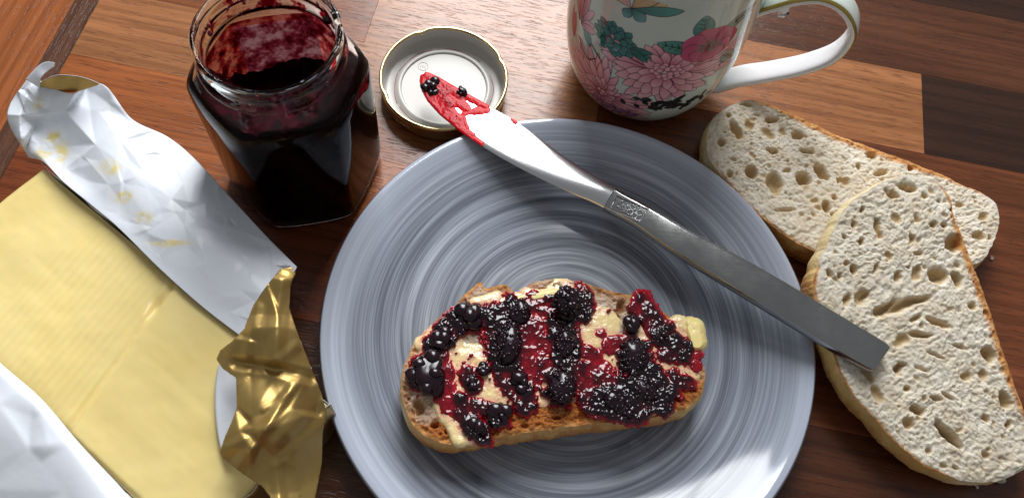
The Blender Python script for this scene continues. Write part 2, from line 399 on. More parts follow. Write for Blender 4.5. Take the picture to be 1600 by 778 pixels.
M = dict(wetjam=mat_wetjam(), wood=mat_wood(), crumb=mat_crumb('bread_crumb'), toast=mat_crumb('toasted_crumb', True), crust=mat_crust(), plate=mat_plate(),
         jam=mat_jam(), butter=mat_butter(), melted=mat_melted(), paper=mat_paper(), foil=mat_gold_foil(), prt=mat_vcol('printed_glaze', 0.09),
         steel=mat_steel('knife_steel', 0.25, (0.66, 0.66, 0.67)), handle=mat_handle(), glass=mat_glass(), film=mat_film('thin_red_film', [(0.36, (0.10, 0.0, 0.004)), (0.48, (0.50, 0.04, 0.08)), (0.62, (0.82, 0.42, 0.48))], [(0.36, (.5, .5, .5)), (0.6, (.12, .12, .12))]), neckfilm=mat_film('neck_smears', [(0.40, (0.30, 0.0, 0.01)), (0.46, (0.7, 0.15, 0.2)), (0.50, (1, 1, 1))], [(0.38, (.45, .45, .45)), (0.49, (0, 0, 0))]),
         lidgold=simple('lid_gold', (0.66, 0.52, 0.27), 0.22, 0.95), lidin=simple('lid_lacquer', (0.56, 0.54, 0.50), 0.42, 0.1, Specular_IOR_Level=0.22),
         celadon=simple('celadon_glaze', (0.68, 0.75, 0.68), 0.08), china=simple('white_glaze', (0.80, 0.81, 0.82), 0.10),
         gilt=simple('gilt_line', (0.45, 0.33, 0.08), 0.25, 0.6), berry=simple('blackberry_skin', (0.012, 0.002, 0.006), 0.20, 0.0, Specular_IOR_Level=0.5),
         label=mat_label(), jarjam=mat_jarjam(), ink=simple('label_ink', (0.03, 0.02, 0.02), 0.6), stain=simple('jam_stain', (0.33, 0.03, 0.06), 0.3),
         slab=simple('board_core', (0.05, 0.025, 0.012), 0.7))

# ------------------------------------------------------------------ table top
WANG = -0.05223; wc, ws = math.cos(WANG), math.sin(WANG)
def box(name, u0, u1, v0, v1, z0, z1, mat, parent=None, along_v=False, tone=None):
    cu, cv = (u0 + u1) / 2, (v0 + v1) / 2; a, b = (u1 - u0) / 2, (v1 - v0) / 2
    if along_v: a, b = b, a
    e = 0.00003
    V = [(-a, -b, z0), (a, -b, z0), (a, b, z0), (-a, b, z0), (-a, -b, z1 - e), (a, -b, z1 - e), (a, b, z1 - e), (-a, b, z1 - e),
         (-a + e, -b + e, z1), (a - e, -b + e, z1), (a - e, b - e, z1), (-a + e, b - e, z1)]
    Fc = [(3, 2, 1, 0), (0, 1, 5, 4), (1, 2, 6, 5), (2, 3, 7, 6), (3, 0, 4, 7), (4, 5, 9, 8), (5, 6, 10, 9), (6, 7, 11, 10), (7, 4, 8, 11), (8, 9, 10, 11)]
    o = mesh_obj(name, V, Fc, mat, parent, smooth=False)
    o.location = (cu * wc - cv * ws, cu * ws + cv * wc, 0)
    o.rotation_euler = (0, 0, WANG + (math.pi / 2 if along_v else 0))
    if tone: o.color = (*tone, 1)
    return o
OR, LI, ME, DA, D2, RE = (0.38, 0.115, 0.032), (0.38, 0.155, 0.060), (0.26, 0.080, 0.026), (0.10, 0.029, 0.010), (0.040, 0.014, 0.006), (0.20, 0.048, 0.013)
tt = mesh_obj('table_top', [(-.9, -.5, -.03), (.9, -.5, -.03), (.9, .95, -.03), (-.9, .95, -.03), (-.9, -.5, -.0012), (.9, -.5, -.0012), (.9, .95, -.0012), (-.9, .95, -.0012)],
              [(3, 2, 1, 0), (0, 1, 5, 4), (1, 2, 6, 5), (2, 3, 7, 6), (3, 0, 4, 7), (4, 5, 6, 7)], M['slab'], smooth=False)
tag(tt, kind='structure')
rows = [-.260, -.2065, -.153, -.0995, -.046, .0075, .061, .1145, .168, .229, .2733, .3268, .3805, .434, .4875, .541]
special = {9: [(-.2538, .02, LI), (.02, .285, (0.16, 0.048, 0.016)), (.285, .60, D2)],  # each stave's own tone; right-hand ones darkened further for weaker light there
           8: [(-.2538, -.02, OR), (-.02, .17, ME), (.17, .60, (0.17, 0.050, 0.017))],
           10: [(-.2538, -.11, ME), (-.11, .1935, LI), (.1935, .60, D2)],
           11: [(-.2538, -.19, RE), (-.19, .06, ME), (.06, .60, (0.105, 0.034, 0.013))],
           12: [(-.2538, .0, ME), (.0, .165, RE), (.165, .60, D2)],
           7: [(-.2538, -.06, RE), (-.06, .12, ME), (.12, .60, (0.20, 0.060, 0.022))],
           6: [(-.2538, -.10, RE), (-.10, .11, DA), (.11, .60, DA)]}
gp = 0.00006
for i in range(len(rows) - 1):
    segs = special.get(i)
    if segs is None:
        cuts = [-.2538] + sorted(random.uniform(-.2, .5) for _ in range(2)) + [.60]
        segs = [(cuts[k], cuts[k + 1], random.choice([OR, LI, ME, DA, RE])) for k in range(3)]
    for u0, u1, tone in segs:
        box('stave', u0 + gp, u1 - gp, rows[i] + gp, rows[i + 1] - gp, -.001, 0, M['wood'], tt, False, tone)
box('stave', -.266 + gp, -.2538 - gp, -.26, .541, -.001, 0, M['wood'], tt, True, (0.13, 0.055, 0.030))
cu = [(-.3195, OR), (-.373, ME), (-.4265, LI), (-.48, OR)]; prev = -.266
for u, tone in cu:
    sp = 0.165 if tone is OR and prev == -.266 else 0.30
    box('stave', u + gp, prev - gp, -.26, sp - gp, -.001, 0, M['wood'], tt, True, DA)
    box('stave', u + gp, prev - gp, sp + gp, .541, -.001, 0, M['wood'], tt, True, tone); prev = u

# ------------------------------------------------------------------ plate
PX, PY = .0306, .1299
prof = catmull([(0.0004, .0060), (.03, .0060), (.050, .0060), (.0605, .0062), (.072, .0077), (.085, .0106), (.097, .0143), (.1048, .0172), (.1075, .0181), (.1087, .0176), (.1074, .0162),
                (.098, .0122), (.082, .0070), (.068, .0028), (.0645, .0004), (.0625, 0.0), (.0600, .0004), (.0585, .0022), (.04, .0026), (.0004, .0026)], 96, False)
V, Fc = lathe(prof, 192)
plate = mesh_obj('plate', V, Fc[:, ::-1], M['plate'])
plate.location = (PX, PY, 0.0); plate.rotation_euler = (0, 0, 0.7)
tag(plate, 'round grey-blue ceramic plate with brushed concentric rings under the toast', 'plate')

# ------------------------------------------------------------------ bread
def slice_of_bread(name, label, outline, holes, frame, T, crumbmat, seed, npores, toastfun=None, spine=(0.3, 0.7), nb=760, nr=92, warp=None, group=None):
    """outline: rows (px, py, crust tone, crust rim width in mm); frame = (origin, X, Y, Nrm) with the cut face in the plane"""
    O, X, Y, Nm = [np.asarray(a, float) for a in frame]
    r = np.random.default_rng(seed)
    P3 = at_plane([q[:2] for q in outline], O, Nm) - O
    B2 = np.stack([P3 @ X, P3 @ Y, [q[2] for q in outline], [q[3] for q in outline]], 1)
    C = catmull(B2, nb, True); b = C[:, :2]; tone = np.clip(C[:, 2], 0, 1); rimw = np.clip(C[:, 3], 0.1, 5) * 1e-3
    e = np.roll(b, -1, 0) - np.roll(b, 1, 0); nrm = np.stack([e[:, 1], -e[:, 0]], 1); nrm /= np.linalg.norm(nrm, axis=1)[:, None]
    area = 0.5 * np.sum(b[:, 0] * np.roll(b[:, 1], -1) - np.roll(b[:, 0], -1) * b[:, 1])
    if area < 0: nrm = -nrm
    s = np.arange(nb) / nb
    b = b + nrm * ((fbm(b[:, 0] * 260, b[:, 1] * 260, seed, 3) - .5) * 0.0014)[:, None]
    cen = b.mean(0); u, w, vt = np.linalg.svd(b - cen); ax = vt[0]
    pr = (b - cen) @ ax; lo, hi = pr.min(), pr.max(); hw = (np.abs((b - cen) @ np.array([-ax[1], ax[0]]))).max()
    t = np.clip(pr, lo + hw * 0.95, hi - hw * 0.95) if hi - lo > 2 * hw else 0 * pr
    c = cen + t[:, None] * ax
    tr = np.linspace(0.0, 1, nr)
    G = c[None] + tr[:, None, None] * (b - c)[None]                      # nr x nb x 2
    x, y = G[..., 0], G[..., 1]
    edge = np.linalg.norm(b - c, axis=1)[None] * (1 - tr[:, None])
    dep = np.zeros_like(x); pore = np.zeros_like(x)
    wx = (fbm(x * 180, y * 180, seed + 3) - .5) * .0035; wy = (fbm(x * 180 + 40, y * 180, seed + 4) - .5) * .0035
    hl = []
    for hxp, hyp, ra, rb, ang, d in holes:
        q = at_plane([(hxp, hyp)], O, Nm)[0] - O
        q2 = at_plane([(hxp + 10 * math.cos(math.radians(ang)), hyp + 10 * math.sin(math.radians(ang)))], O, Nm)[0] - O
        dv = np.array([(q2 - q) @ X, (q2 - q) @ Y]); sc = np.linalg.norm(dv) / 10
        hl.append((q @ X, q @ Y, ra * sc, rb * sc, math.atan2(dv[1], dv[0]), d * 1e-3))
    lim = (b.min(0), b.max(0))
    for k in range(npores):
        rad = 0.00045 + 0.0011 * r.random() ** 3
        hl.append((r.uniform(lim[0][0], lim[1][0]), r.uniform(lim[0][1], lim[1][1]), rad * r.uniform(1, 1.9), rad, r.uniform(0, 3.14), rad * r.uniform(.7, 1.5)))
    for hx, hy, ra, rb, an, d in hl:
        m = (np.abs(x - hx) < ra * 1.6 + .002) & (np.abs(y - hy) < ra * 1.6 + .002)
        if not m.any(): continue
        dx = x[m] + wx[m] * min(1, rb / .002) - hx; dy = y[m] + wy[m] * min(1, rb / .002) - hy
        a_ = (dx * math.cos(an) + dy * math.sin(an)) / ra; b_ = (-dx * math.sin(an) + dy * math.cos(an)) / rb
        rr = np.hypot(a_, b_)
        f = sstep(1.08, 0.40, rr) * (0.75 + 0.25 * (1 - np.clip(rr, 0, 1) ** 2))
        dep[m] = np.maximum(dep[m], f * d)
        if rb > .0007: pore[m] = np.maximum(pore[m], sstep(1.0, 0.7, rr) * min(1, rb / .0018))
    an_ = r.uniform(.2, .6); xa = x * math.cos(an_) + y * math.sin(an_) + wx; ya = -x * math.sin(an_) + y * math.cos(an_) + wy
    rough = (fbm(xa * 230, ya * 460, seed + 9, 3) - .5) * .0007 + (fbm(x * 1000, y * 1000, seed + 11, 2) - .5) * .0010
    fine = sstep(.60, .85, vnoise(xa * 420, ya * 800, seed + 20)) * .0006
    ef = sstep(0, .0018, edge)
    z = -(dep * ef + fine * ef * (1 - pore)) + rough * (0.35 + .65 * ef) * (1 - .6 * pore) + (fbm(x * 60, y * 60, seed + 30) - .5) * .0022 * ef - .0007 * (1 - ef)
    z = np.maximum(z, -T * .93)
    if warp is not None: z = z + warp(x, y)
    V = np.stack([x, y, z], -1).reshape(-1, 3)
    crust = sstep(1.0, 0.35, edge / (2.5 * rimw[None])) * sstep(.15, .5, tone)[None] * (.8 + .9 * (fbm(x * 300, y * 300, seed + 50) - .2))
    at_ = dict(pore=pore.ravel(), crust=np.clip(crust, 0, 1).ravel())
    if toastfun is not None: at_['toast'] = np.clip(toastfun(x, y, edge, np.repeat(tone[None], nr, 0)), 0, 1).ravel()
    root = thing(name, label, 'bread', O, group)
    root.matrix_world = Matrix(((X[0], Y[0], Nm[0], O[0]), (X[1], Y[1], Nm[1], O[1]), (X[2], Y[2], Nm[2], O[2]), (0, 0, 0, 1)))
    fl = gridfaces(nr, nb, True)
    if area < 0: fl = fl[:, ::-1]
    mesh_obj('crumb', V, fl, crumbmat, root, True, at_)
    ks = np.linspace(0, 1, 13); zt = z[-1]
    VV = []; TT = []
    for k in ks:
        bul = (0.0011 * math.sin(math.pi * min(1, k * 1.05)) - 0.0015 * max(0, k - .8) / .2) + (fbm(b[:, 0] * 220, b[:, 1] * 220 + k * 9, seed + 60, 3) - .5) * .0008 * min(1, k * 5)
        VV.append(np.stack([b[:, 0] + nrm[:, 0] * bul, b[:, 1] + nrm[:, 1] * bul, zt * (1 - k) - T * k], 1))
        TT.append(np.clip(tone * (.65 + .5 * k) + (fbm(s * 60, k * 2 + 0 * s, seed + 70) - .5) * .3, 0, 1))
    nk = len(ks)
    Vc = np.vstack(VV + [np.array([[cen[0], cen[1], -T]])]); Tc = np.concatenate(TT + [[.5]])
    fs = gridfaces(nk, nb, True)
    if area < 0: fs = fs[:, ::-1]
    fc = [list(q) for q in fs]; l0 = (nk - 1) * nb; ci = nk * nb
    for j in range(nb):
        tri = [l0 + j, l0 + (j + 1) % nb, ci]; fc.append(tri if area > 0 else tri[::-1])
    mesh_obj('crust', Vc, fc, M['crust'], root, True, dict(tone=Tc))
    return root
def flatframe(px, z):
    return (at([px], z)[0], (1, 0, 0), (0, 1, 0), (0, 0, 1))

# the slice lying flat on the board behind
outB = [(1105, 218, .1, .6), (1111, 193, .1, .6), (1129, 173, .15, .6), (1158, 157, .2, .8), (1187, 158, .4, 1.2), (1216, 168, .6, 1.6), (1257, 185, .75, 2.0), (1306, 209, .8, 2.2), (1368, 232, .85, 2.2),
        (1430, 255, .8, 2.0), (1471, 272, .7, 1.6), (1512, 291, .5, 1.2), (1541, 304, .3, .8), (1558, 321, .1, .5), (1562, 346, .1, .5), (1557, 370, .1, .5), (1541, 399, .15, .5), (1524, 412, .2, .5),
        (1480, 425, .4, .6), (1400, 425, .6, .6), (1330, 410, .7, .6), (1267, 389, .75, .6), (1236, 372, .75, .6), (1199, 346, .7, .6), (1168, 318, .6, .6), (1140, 288, .4, .6), (1112, 252, .2, .6)]
holesB = [(1150, 203, 8, 19, -15, 5), (1166, 163, 14, 5, 5, 3), (1207, 187, 14, 7, 8, 5), (1173, 268, 10, 14, -10, 7), (1211, 286, 15, 23, 5, 6), (1255, 279, 15, 14, 0, 8), (1285, 268, 9, 18, -20, 6),
          (1262, 236, 14, 6, 10, 5), (1207, 234, 12, 6, 15, 4), (1249, 210, 13, 9, 0, 4), (1200, 208, 14, 9, 25, 3), (1171, 196, 7, 8, 0, 3), (1129, 220, 6, 9, 0, 4), (1138, 181, 4, 6, 0, 3), (1183, 179, 6, 3, 10, 3),
          (1291, 323, 7, 14, 5, 6), (1313, 283, 6, 6, 0, 3), (1341, 261, 5, 7, 0, 4), (1320, 283, 9, 7, 30, 2.5), (1361, 241, 10, 9, 20, 5), (1423, 261, 5, 5, 0, 4), (1376, 270, 12, 6, -20, 3), (1305, 307, 6, 5, 0, 3),
          (1537, 337, 10, 6, -25, 3), (1530, 367, 11, 7, -15, 3.5), (1547, 369, 4, 5, 0, 2), (1139, 272, 6, 8, 0, 3), (1227, 328, 22, 4, -3, 2), (1274, 315, 8, 6, 0, 2), (1231, 265, 5, 6, 0, 2), (1224, 205, 7, 6, 0, 2), (1500, 320, 7, 5, 0, 2)]
sliceB = slice_of_bread('bread_slice', 'white bread slice lying flat on the table beneath the overlapping slice', outB, holesB, flatframe((1330, 300), .0162), .0160, M['crumb'], 21, 260)

# the slice leaning on it
_p0 = at([(1400, 405)], .0318)[0]; _p1 = at([(1500, 752)], .0165)[0]
_dir = np.array([0.28, -1.0, 0]); _dir /= np.linalg.norm(_dir)
_run = (_p1 - _p0) @ _dir; _Y = -_dir * _run + np.array([0, 0, _p0[2] - _p1[2]]); _Y /= np.linalg.norm(_Y)
_X = np.array([1.0, 0.28, 0]); _X /= np.linalg.norm(_X); _N = np.cross(_X, _Y)
frameC = (_p0, _X, _Y, _N)
outC = [(1426, 274, .1, .6), (1462, 283, .25, .8), (1483, 305, .5, 1.0), (1493, 340, .75, 1.5), (1519, 406, .8, 1.8), (1546, 480, .8, 2.0), (1573, 560, .8, 2.2), (1598, 630, .75, 2.0), (1618, 690, .5, 1.2), (1605, 728, .2, .6), (1562, 750, .15, .5),
        (1515, 752, .2, .4), (1490, 745, .3, .4), (1448, 727, .5, .4), (1414, 702, .5, .4), (1386, 674, .5, .4), (1364, 649, .5, .4), (1342, 626, .45, .4), (1322, 598, .5, .4), (1305, 555, .5, .5), (1289, 510, .55, .5), (1273, 462, .75, .8), (1271, 440, .7, .8),
        (1286, 396, .12, .4), (1307, 352, .08, .4), (1327, 319, .06, .4), (1366, 292, .06, .5), (1398, 277, .1, .5)]
holesC = [(1421, 291, 15, 8, 5, 5), (1397, 305, 9, 7, -10, 4), (1492, 381, 17, 15, -50, 6), (1467, 430, 18, 14, -10, 7), (1497, 437, 9, 13, -15, 7), (1334, 422, 7, 12, 10, 6), (1374, 356, 6, 22, 8, 4), (1348, 327, 4, 5, 0, 4),
          (1337, 350, 4, 6, 0, 4), (1320, 368, 4, 5, 0, 4), (1345, 377, 4, 8, 0, 4), (1295, 428, 5, 8, 20, 3), (1312, 431, 4, 7, 0, 3), (1459, 349, 7, 6, 0, 4), (1476, 352, 6, 6, 0, 4), (1425, 372, 6, 9, 10, 3), (1404, 430, 7, 12, 25, 4), (1434, 425, 8, 15, 30, 3),
          (1546, 554, 12, 14, -10, 7), (1483, 678, 30, 10, 45, 13), (1497, 692, 11, 7, 45, 17), (1436, 641, 14, 9, 5, 5), (1420, 662, 12, 9, -15, 4), (1570, 624, 10, 16, 0, 6), (1407, 573, 11, 6, -25, 5), (1410, 532, 16, 10, -30, 3), (1346, 525 - 60, 12, 15, 30, 4), (1323, 468, 8, 12, 35, 4),
          (1420, 475, 45, 8, -22, 5), (1385, 482, 24, 8, -30, 6), (1468, 505, 26, 7, 15, 3), (1440, 523, 24, 6, 5, 3.5), (1430, 497, 12, 5, -15, 3), (1352, 466, 6, 14, 40, 5), (1420, 417, 4, 4, 0, 4), (1480, 618, 12, 5, 30, 3), (1462, 622, 12, 5, 15, 3), (1418, 609, 6, 6, 0, 3),
          (1540, 652, 6, 8, 0, 3), (1578, 664, 6, 7, 0, 4), (1510, 588, 10, 7, 0, 3), (1536, 588, 9, 9, 0, 3), (1541, 712, 9, 6, 20, 2.5), (1476, 728, 8, 5, 20, 2), (1493, 730, 6, 4, 20, 2), (1452, 705, 7, 6, 0, 2), (1520, 477, 6, 7, 0, 3), (1487, 327, 3, 4, 0, 3), (1467, 313, 5, 4, 0, 3), (1447, 307, 6, 5, 0, 2),
          (1371, 615, 8, 16, -35, 3), (1355, 580, 7, 22, -30, 3), (1400, 340, 9, 7, 10, 2), (1370, 420, 5, 12, 10, 3), (1388, 400, 7, 8, 0, 2), (1498, 415, 6, 5, 0, 2), (1461, 555, 18, 4, 20, 2), (1500, 540, 16, 4, 18, 2), (1440, 575, 16, 4, 22, 2)]
sliceC = slice_of_bread('bread_slice', 'white bread slice with large holes leaning on the other slice under the knife handle', outC, holesC, frameC, .0152, M['crumb'], 33, 280)

# the toasted slice on the plate
TZ = .0268
def toasted(x, y, edge, tone):
    n = fbm(x * 130, y * 130, 5); n2 = fbm(x * 500, y * 500, 6, 3)
    ax = (y - x * .31)                                    # lower side of the slice was nearer the element
    return sstep(-.011, -.021, ax + (n - .5) * .016) * (.45 + 1.0 * n2) + .5 * sstep(.008, .001, edge) * n + .30 * n2 + .12
outT = [(628, 601, .3, 1.0), (634, 565, .3, 1.2), (652, 530, .35, 1.2), (680, 502, .4, 1.2), (712, 474, .45, 1.2), (731, 454, .55, 1.2), (749, 440, .6, 1.2), (758, 448, .6, 1), (774, 447, .6, 1), (788, 443, .6, 1), (803, 454, .5, 1), (813, 459, .4, 1),
        (823, 445, .25, .8), (847, 437, .2, .8), (879, 436, .2, .8), (915, 441, .3, .8), (939, 450, .4, 1), (975, 458, .45, 1), (1002, 466, .45, 1), (1030, 482, .45, 1), (1058, 502, .45, 1), (1076, 530, .4, 1), (1094, 561, .35, 1), (1103, 580, .3, 1), (1100, 606, .35, 1),
        (1085, 628, .45, 1), (1050, 645, .78, 1), (959, 657, .78, 1), (879, 668, .78, 1), (799, 679, .78, 1), (740, 689, .78, 1), (700, 693, .78, 1), (662, 679, .78, 1), (640, 656, .4, 1), (630, 627, .3, 1)]
holesT = [(654, 636, 9, 15, -20, 5), (680, 663, 9, 7, 0, 4), (639, 621, 4, 4, 0, 3), (972, 477, 9, 14, 10, 5), (962, 495, 10, 10, 0, 4), (955, 489, 7, 6, 0, 3), (870, 653, 9, 4, -10, 3), (693, 509, 6, 5, -20, 2), (860, 456, 32, 9, -5, 4), (1016, 610, 8, 6, 0, 3), (1040, 620, 8, 5, 0, 3), (820, 665, 7, 4, 0, 2)]
toast = slice_of_bread('toast_slice', 'toasted bread slice with butter and dark berry jam lying on the plate', outT, holesT, flatframe((860, 575), TZ), .0198, M['toast'], 55, 900, toasted)
toast['category'] = 'toast'

# ------------------------------------------------------------------ spreads (height fields with real thickness)
def ease(f): return np.clip(f / .45, 0, 1) ** .75
def spread(name, x0, x1, y0, y1, step, field, zbase, h, mat, parent=None, attr_name='thick', sink=.0012, seed=0, attrfun=None):
    xs = np.arange(x0, x1, step); ys = np.arange(y0, y1, step)
    X, Y = np.meshgrid(xs, ys, indexing='ij')
    f, hh = field(X, Y)
    zb = zbase(X, Y) if callable(zbase) else np.full(X.shape, zbase)
    z = zb + np.where(f > 0, h * hh * ease(f), np.maximum(-sink, f * sink * 6))
    V = at(np.stack([X.ravel(), Y.ravel()], 1), z.ravel())
    n, m = X.shape; fc = gridfaces(n, m)
    keep = (f.ravel()[fc] > -0.06).any(1); fc = fc[keep]
    used = np.unique(fc); mp = -np.ones(n * m, int); mp[used] = np.arange(len(used))
    a = attrfun(X, Y, f, hh) if attrfun is not None else np.clip(hh * ease(f), 0, 1)
    return mesh_obj(name, V[used], mp[fc][:, ::-1], mat, parent, True, {attr_name: a.ravel()[used]})
def capsules(X, Y, caps, wob=0.35, freq=.05, seed=0, k=7.0):
    nz = (fbm(X * freq, Y * freq, seed, 4) - .5) * wob * 2
    best = np.full(X.shape, -9.0); num = np.zeros(X.shape); den = np.zeros(X.shape) + 1e-9
    for x0, y0, x1, y1, r, h in caps:
        ex, ey = x1 - x0, y1 - y0; t = np.clip(((X - x0) * ex + (Y - y0) * ey) / (ex * ex + ey * ey + 1e-9), 0, 1)
        d = 1 - np.hypot(X - x0 - t * ex, Y - y0 - t * ey) / r
        best = np.maximum(best, d * min(1, r / 14)); w = np.exp(k * np.clip(d, -2, 1)); num += w * h; den += w
    return best + nz, num / den
def zz(caps, s=2.509, ox=600, oy=410): return [(x0 / s + ox, y0 / s + oy, x1 / s + ox, y1 / s + oy, r / s, h) for x0, y0, x1, y1, r, h in caps]
jamcaps = zz([(200, 315, 300, 225, 46, .8), (300, 220, 470, 200, 42, .75), (500, 185, 490, 300, 55, .8), (480, 300, 490, 380, 70, .9), (165, 440, 175, 440, 62, .9), (225, 380, 255, 560, 34, .3), (330, 430, 350, 480, 34, .45), (385, 417, 386, 417, 15, .8),
              (575, 160, 700, 175, 44, .4), (560, 250, 575, 420, 62, .34), (690, 190, 700, 330, 55, .7), (760, 140, 770, 170, 50, .8), (705, 330, 690, 500, 60, .8), (540, 440, 552, 565, 42, .65), (475, 440, 500, 500, 34, .45),
              (290, 550, 340, 610, 40, .6), (340, 620, 385, 680, 36, .75), (440, 600, 452, 600, 48, .8), (350, 565, 450, 585, 30, .5), (640, 400, 650, 400, 34, .3), (1010, 170, 1050, 235, 44, .45), (1060, 245, 1170, 345, 42, .65), (970, 245, 972, 246, 26, .9), (960, 300, 880, 330, 26, .3),
              (985, 370, 990, 380, 66, .9), (900, 490, 1090, 520, 62, .8), (830, 530, 1000, 570, 52, .75), (900, 595, 960, 600, 26, .6), (1090, 565, 1105, 570, 30, .7), (1105, 360, 1150, 345, 34, .5), (1130, 455, 1195, 470, 30, .5), (800, 350, 860, 410, 26, .3), (785, 430, 800, 520, 42, .4), (1085, 290, 1090, 295, 34, .7), (850, 280, 850, 281, 12, .3),
              (620, 310, 640, 330, 24, .3), (1230, 360, 1232, 362, 9, .3), (1225, 400, 1225, 420, 8, .25), (1000, 420, 1080, 470, 50, .8), (820, 450, 900, 470, 36, .4), (430, 250, 480, 290, 30, .6)])
_sp = [(random.gauss(860, 110), random.gauss(565, 45), random.uniform(1.2, 3.6)) for _ in range(150)]
def specks(X, Y):
    f = np.full(X.shape, -9.0)
    for x_, y_, r_ in _sp: f = np.maximum(f, .30 * (1 - np.hypot((X - x_) * .8 + (Y - y_) * .3, Y - y_) / r_))
    return np.where(polydist(X, Y, [q[:2] for q in outT]) > 8, f, -9.0)
def jamfield(X, Y):
    f, h = capsules(X, Y, jamcaps, .62, .075, 3); f = np.maximum(f + .22, specks(X, Y))
    lum = fbm(X * .09, Y * .09, 14, 3); bead = fbm(X * .24, Y * .24, 19, 2)
    return f, np.clip(h * (.25 + 1.3 * lum + .25 * (bead - .3) * sstep(.4, .8, h)), .10, 1.5)
topz = TZ + .0002
def smearfield(X, Y):
    caps = zz([(230, 340, 300, 560, 95, .6), (300, 420, 420, 480, 120, .7), (380, 200, 560, 150, 40, .8), (560, 130, 720, 140, 30, .9), (560, 300, 700, 420, 120, .6), (700, 180, 600, 260, 100, .6), (850, 260, 830, 380, 80, .6), (1030, 250, 1080, 400, 55, .6), (1150, 260, 1190, 420, 50, .6), (240, 550, 300, 690, 34, .9), (300, 690, 340, 690, 26, 1.0), (900, 450, 1000, 480, 120, .4), (150, 320, 190, 300, 30, .6), (600, 500, 620, 530, 40, .5), (1010, 330, 1020, 350, 40, .5), (440, 420, 480, 480, 60, .6), (360, 160, 440, 140, 26, .9)])
    f, h = capsules(X, Y, caps, .22, .03, 31); return f, h * (.6 + .8 * fbm(X * .09, Y * .09, 77, 3))
def stain(X, Y, f, hh):
    jf, jh = jamfield(X, Y); return sstep(-.9, .1, jf) * (.35 + .65 * fbm(X * .04, Y * .04, 8))
bs = spread('butter_spread', 625, 1110, 432, 705, 1.6, smearfield, topz, .0009, M['melted'], None, 'stain', .0016, attrfun=stain)
tag(bs, 'pale yellow butter smeared over the toast beneath the jam', 'butter')
js = spread('jam_spread', 625, 1112, 432, 700, 1.15, jamfield, topz + .0006, .0026, M['jam'], None, 'thick', .0022)
tag(js, 'glossy dark red berry jam spread over the buttered toast', 'jam')
# butter lump poking over the right end and the one under the far crust
def lump(name, caps, zb, h, label, x0, x1, y0, y1):
    o = spread(name, x0, x1, y0, y1, 1.0, lambda X, Y: capsules(X, Y, caps, .12, .08, 91), zb, h, M['butter'], None, 'thick', .002)
    return tag(o, label, 'butter', 'butter lumps on the toast')
lump('butter_lump', [(1084, 512, 1090, 535, 15, 1.0), (1078, 505, 1084, 515, 10, .8)], TZ - .0008, .0030, 'small pale butter lump overhanging the end of the toast', 1055, 1115, 485, 565)
lump('butter_lump', [(835, 463, 872, 458, 10, .9), (800, 468, 820, 464, 8, .8)], TZ - .0005, .0024, 'flat yellow butter lump below the curled crust edge of the toast', 780, 905, 440, 490)

def berry(px, rx, ry, z0, label, dr=.0016, group='blackberries in the jam', seed=0, smoothb=False, squash=.75, name='blackberry'):
    r = np.random.default_rng(seed); c = at([px], z0)[0]
    sc = np.linalg.norm(at([(px[0] + 10, px[1])], z0)[0] - c) / 10
    a, b = rx * sc, ry * sc * 1.08; hz = (a + b) / 2 * squash
    parts = []
    core = blob((0, 0, 0), 1, 3, 1, .55 if smoothb else .25, seed); parts.append((core[0] * np.array([a, b, hz]) * .94, core[1]))
    n = int(max(16, 3.4 * (a * b + a * hz + b * hz) / (dr * dr) * .55)) if not smoothb else 7
    for k in range(n):
        if r.random() < .16: continue
        u = (k + .5) / n; zz_ = 1 - 1.6 * u + r.normal() * .05; zz_ = max(-1, min(1, zz_)); ph = k * 2.39996 + r.normal() * .28; rr = math.sqrt(max(0, 1 - zz_ * zz_))
        q = dr * r.uniform(.45, 1.10) * (1.5 if smoothb else .95); e_ = r.uniform(.78, .98)
        v_, f_ = blob((0, 0, 0), q, 1 if q < .0012 else 2, 1, .35, k); v_ = v_ * np.array([r.uniform(.8, 1.3), r.uniform(.8, 1.3), r.uniform(.7, 1)])
        parts.append((v_ + np.array([a * rr * math.cos(ph), b * rr * math.sin(ph), hz * zz_]) * e_, f_))
    V, Fc = joinm(parts)
    o = mesh_obj(name, V, Fc, M['berry']); o.location = c
    return tag(o, label, 'blackberry', group)
jz = TZ + .0022
berry((886, 470), 21, 24, jz + .0035, 'plump seedy blackberry at the far crust of the toast', .0015, seed=1)
berry((669, 583), 26, 30, jz + .0008, 'broad smooth blackberry lump overhanging the rounded end of the toast', .0030, seed=2, smoothb=True, squash=.55)
berry((793, 536), 22, 34, jz, 'long seedy blackberry between two pale butter patches', .0011, seed=3, squash=.6)
berry((877, 605), 22, 28, jz + .001, 'seedy blackberry beside the bare toasted strip', .0012, seed=4, squash=.7)
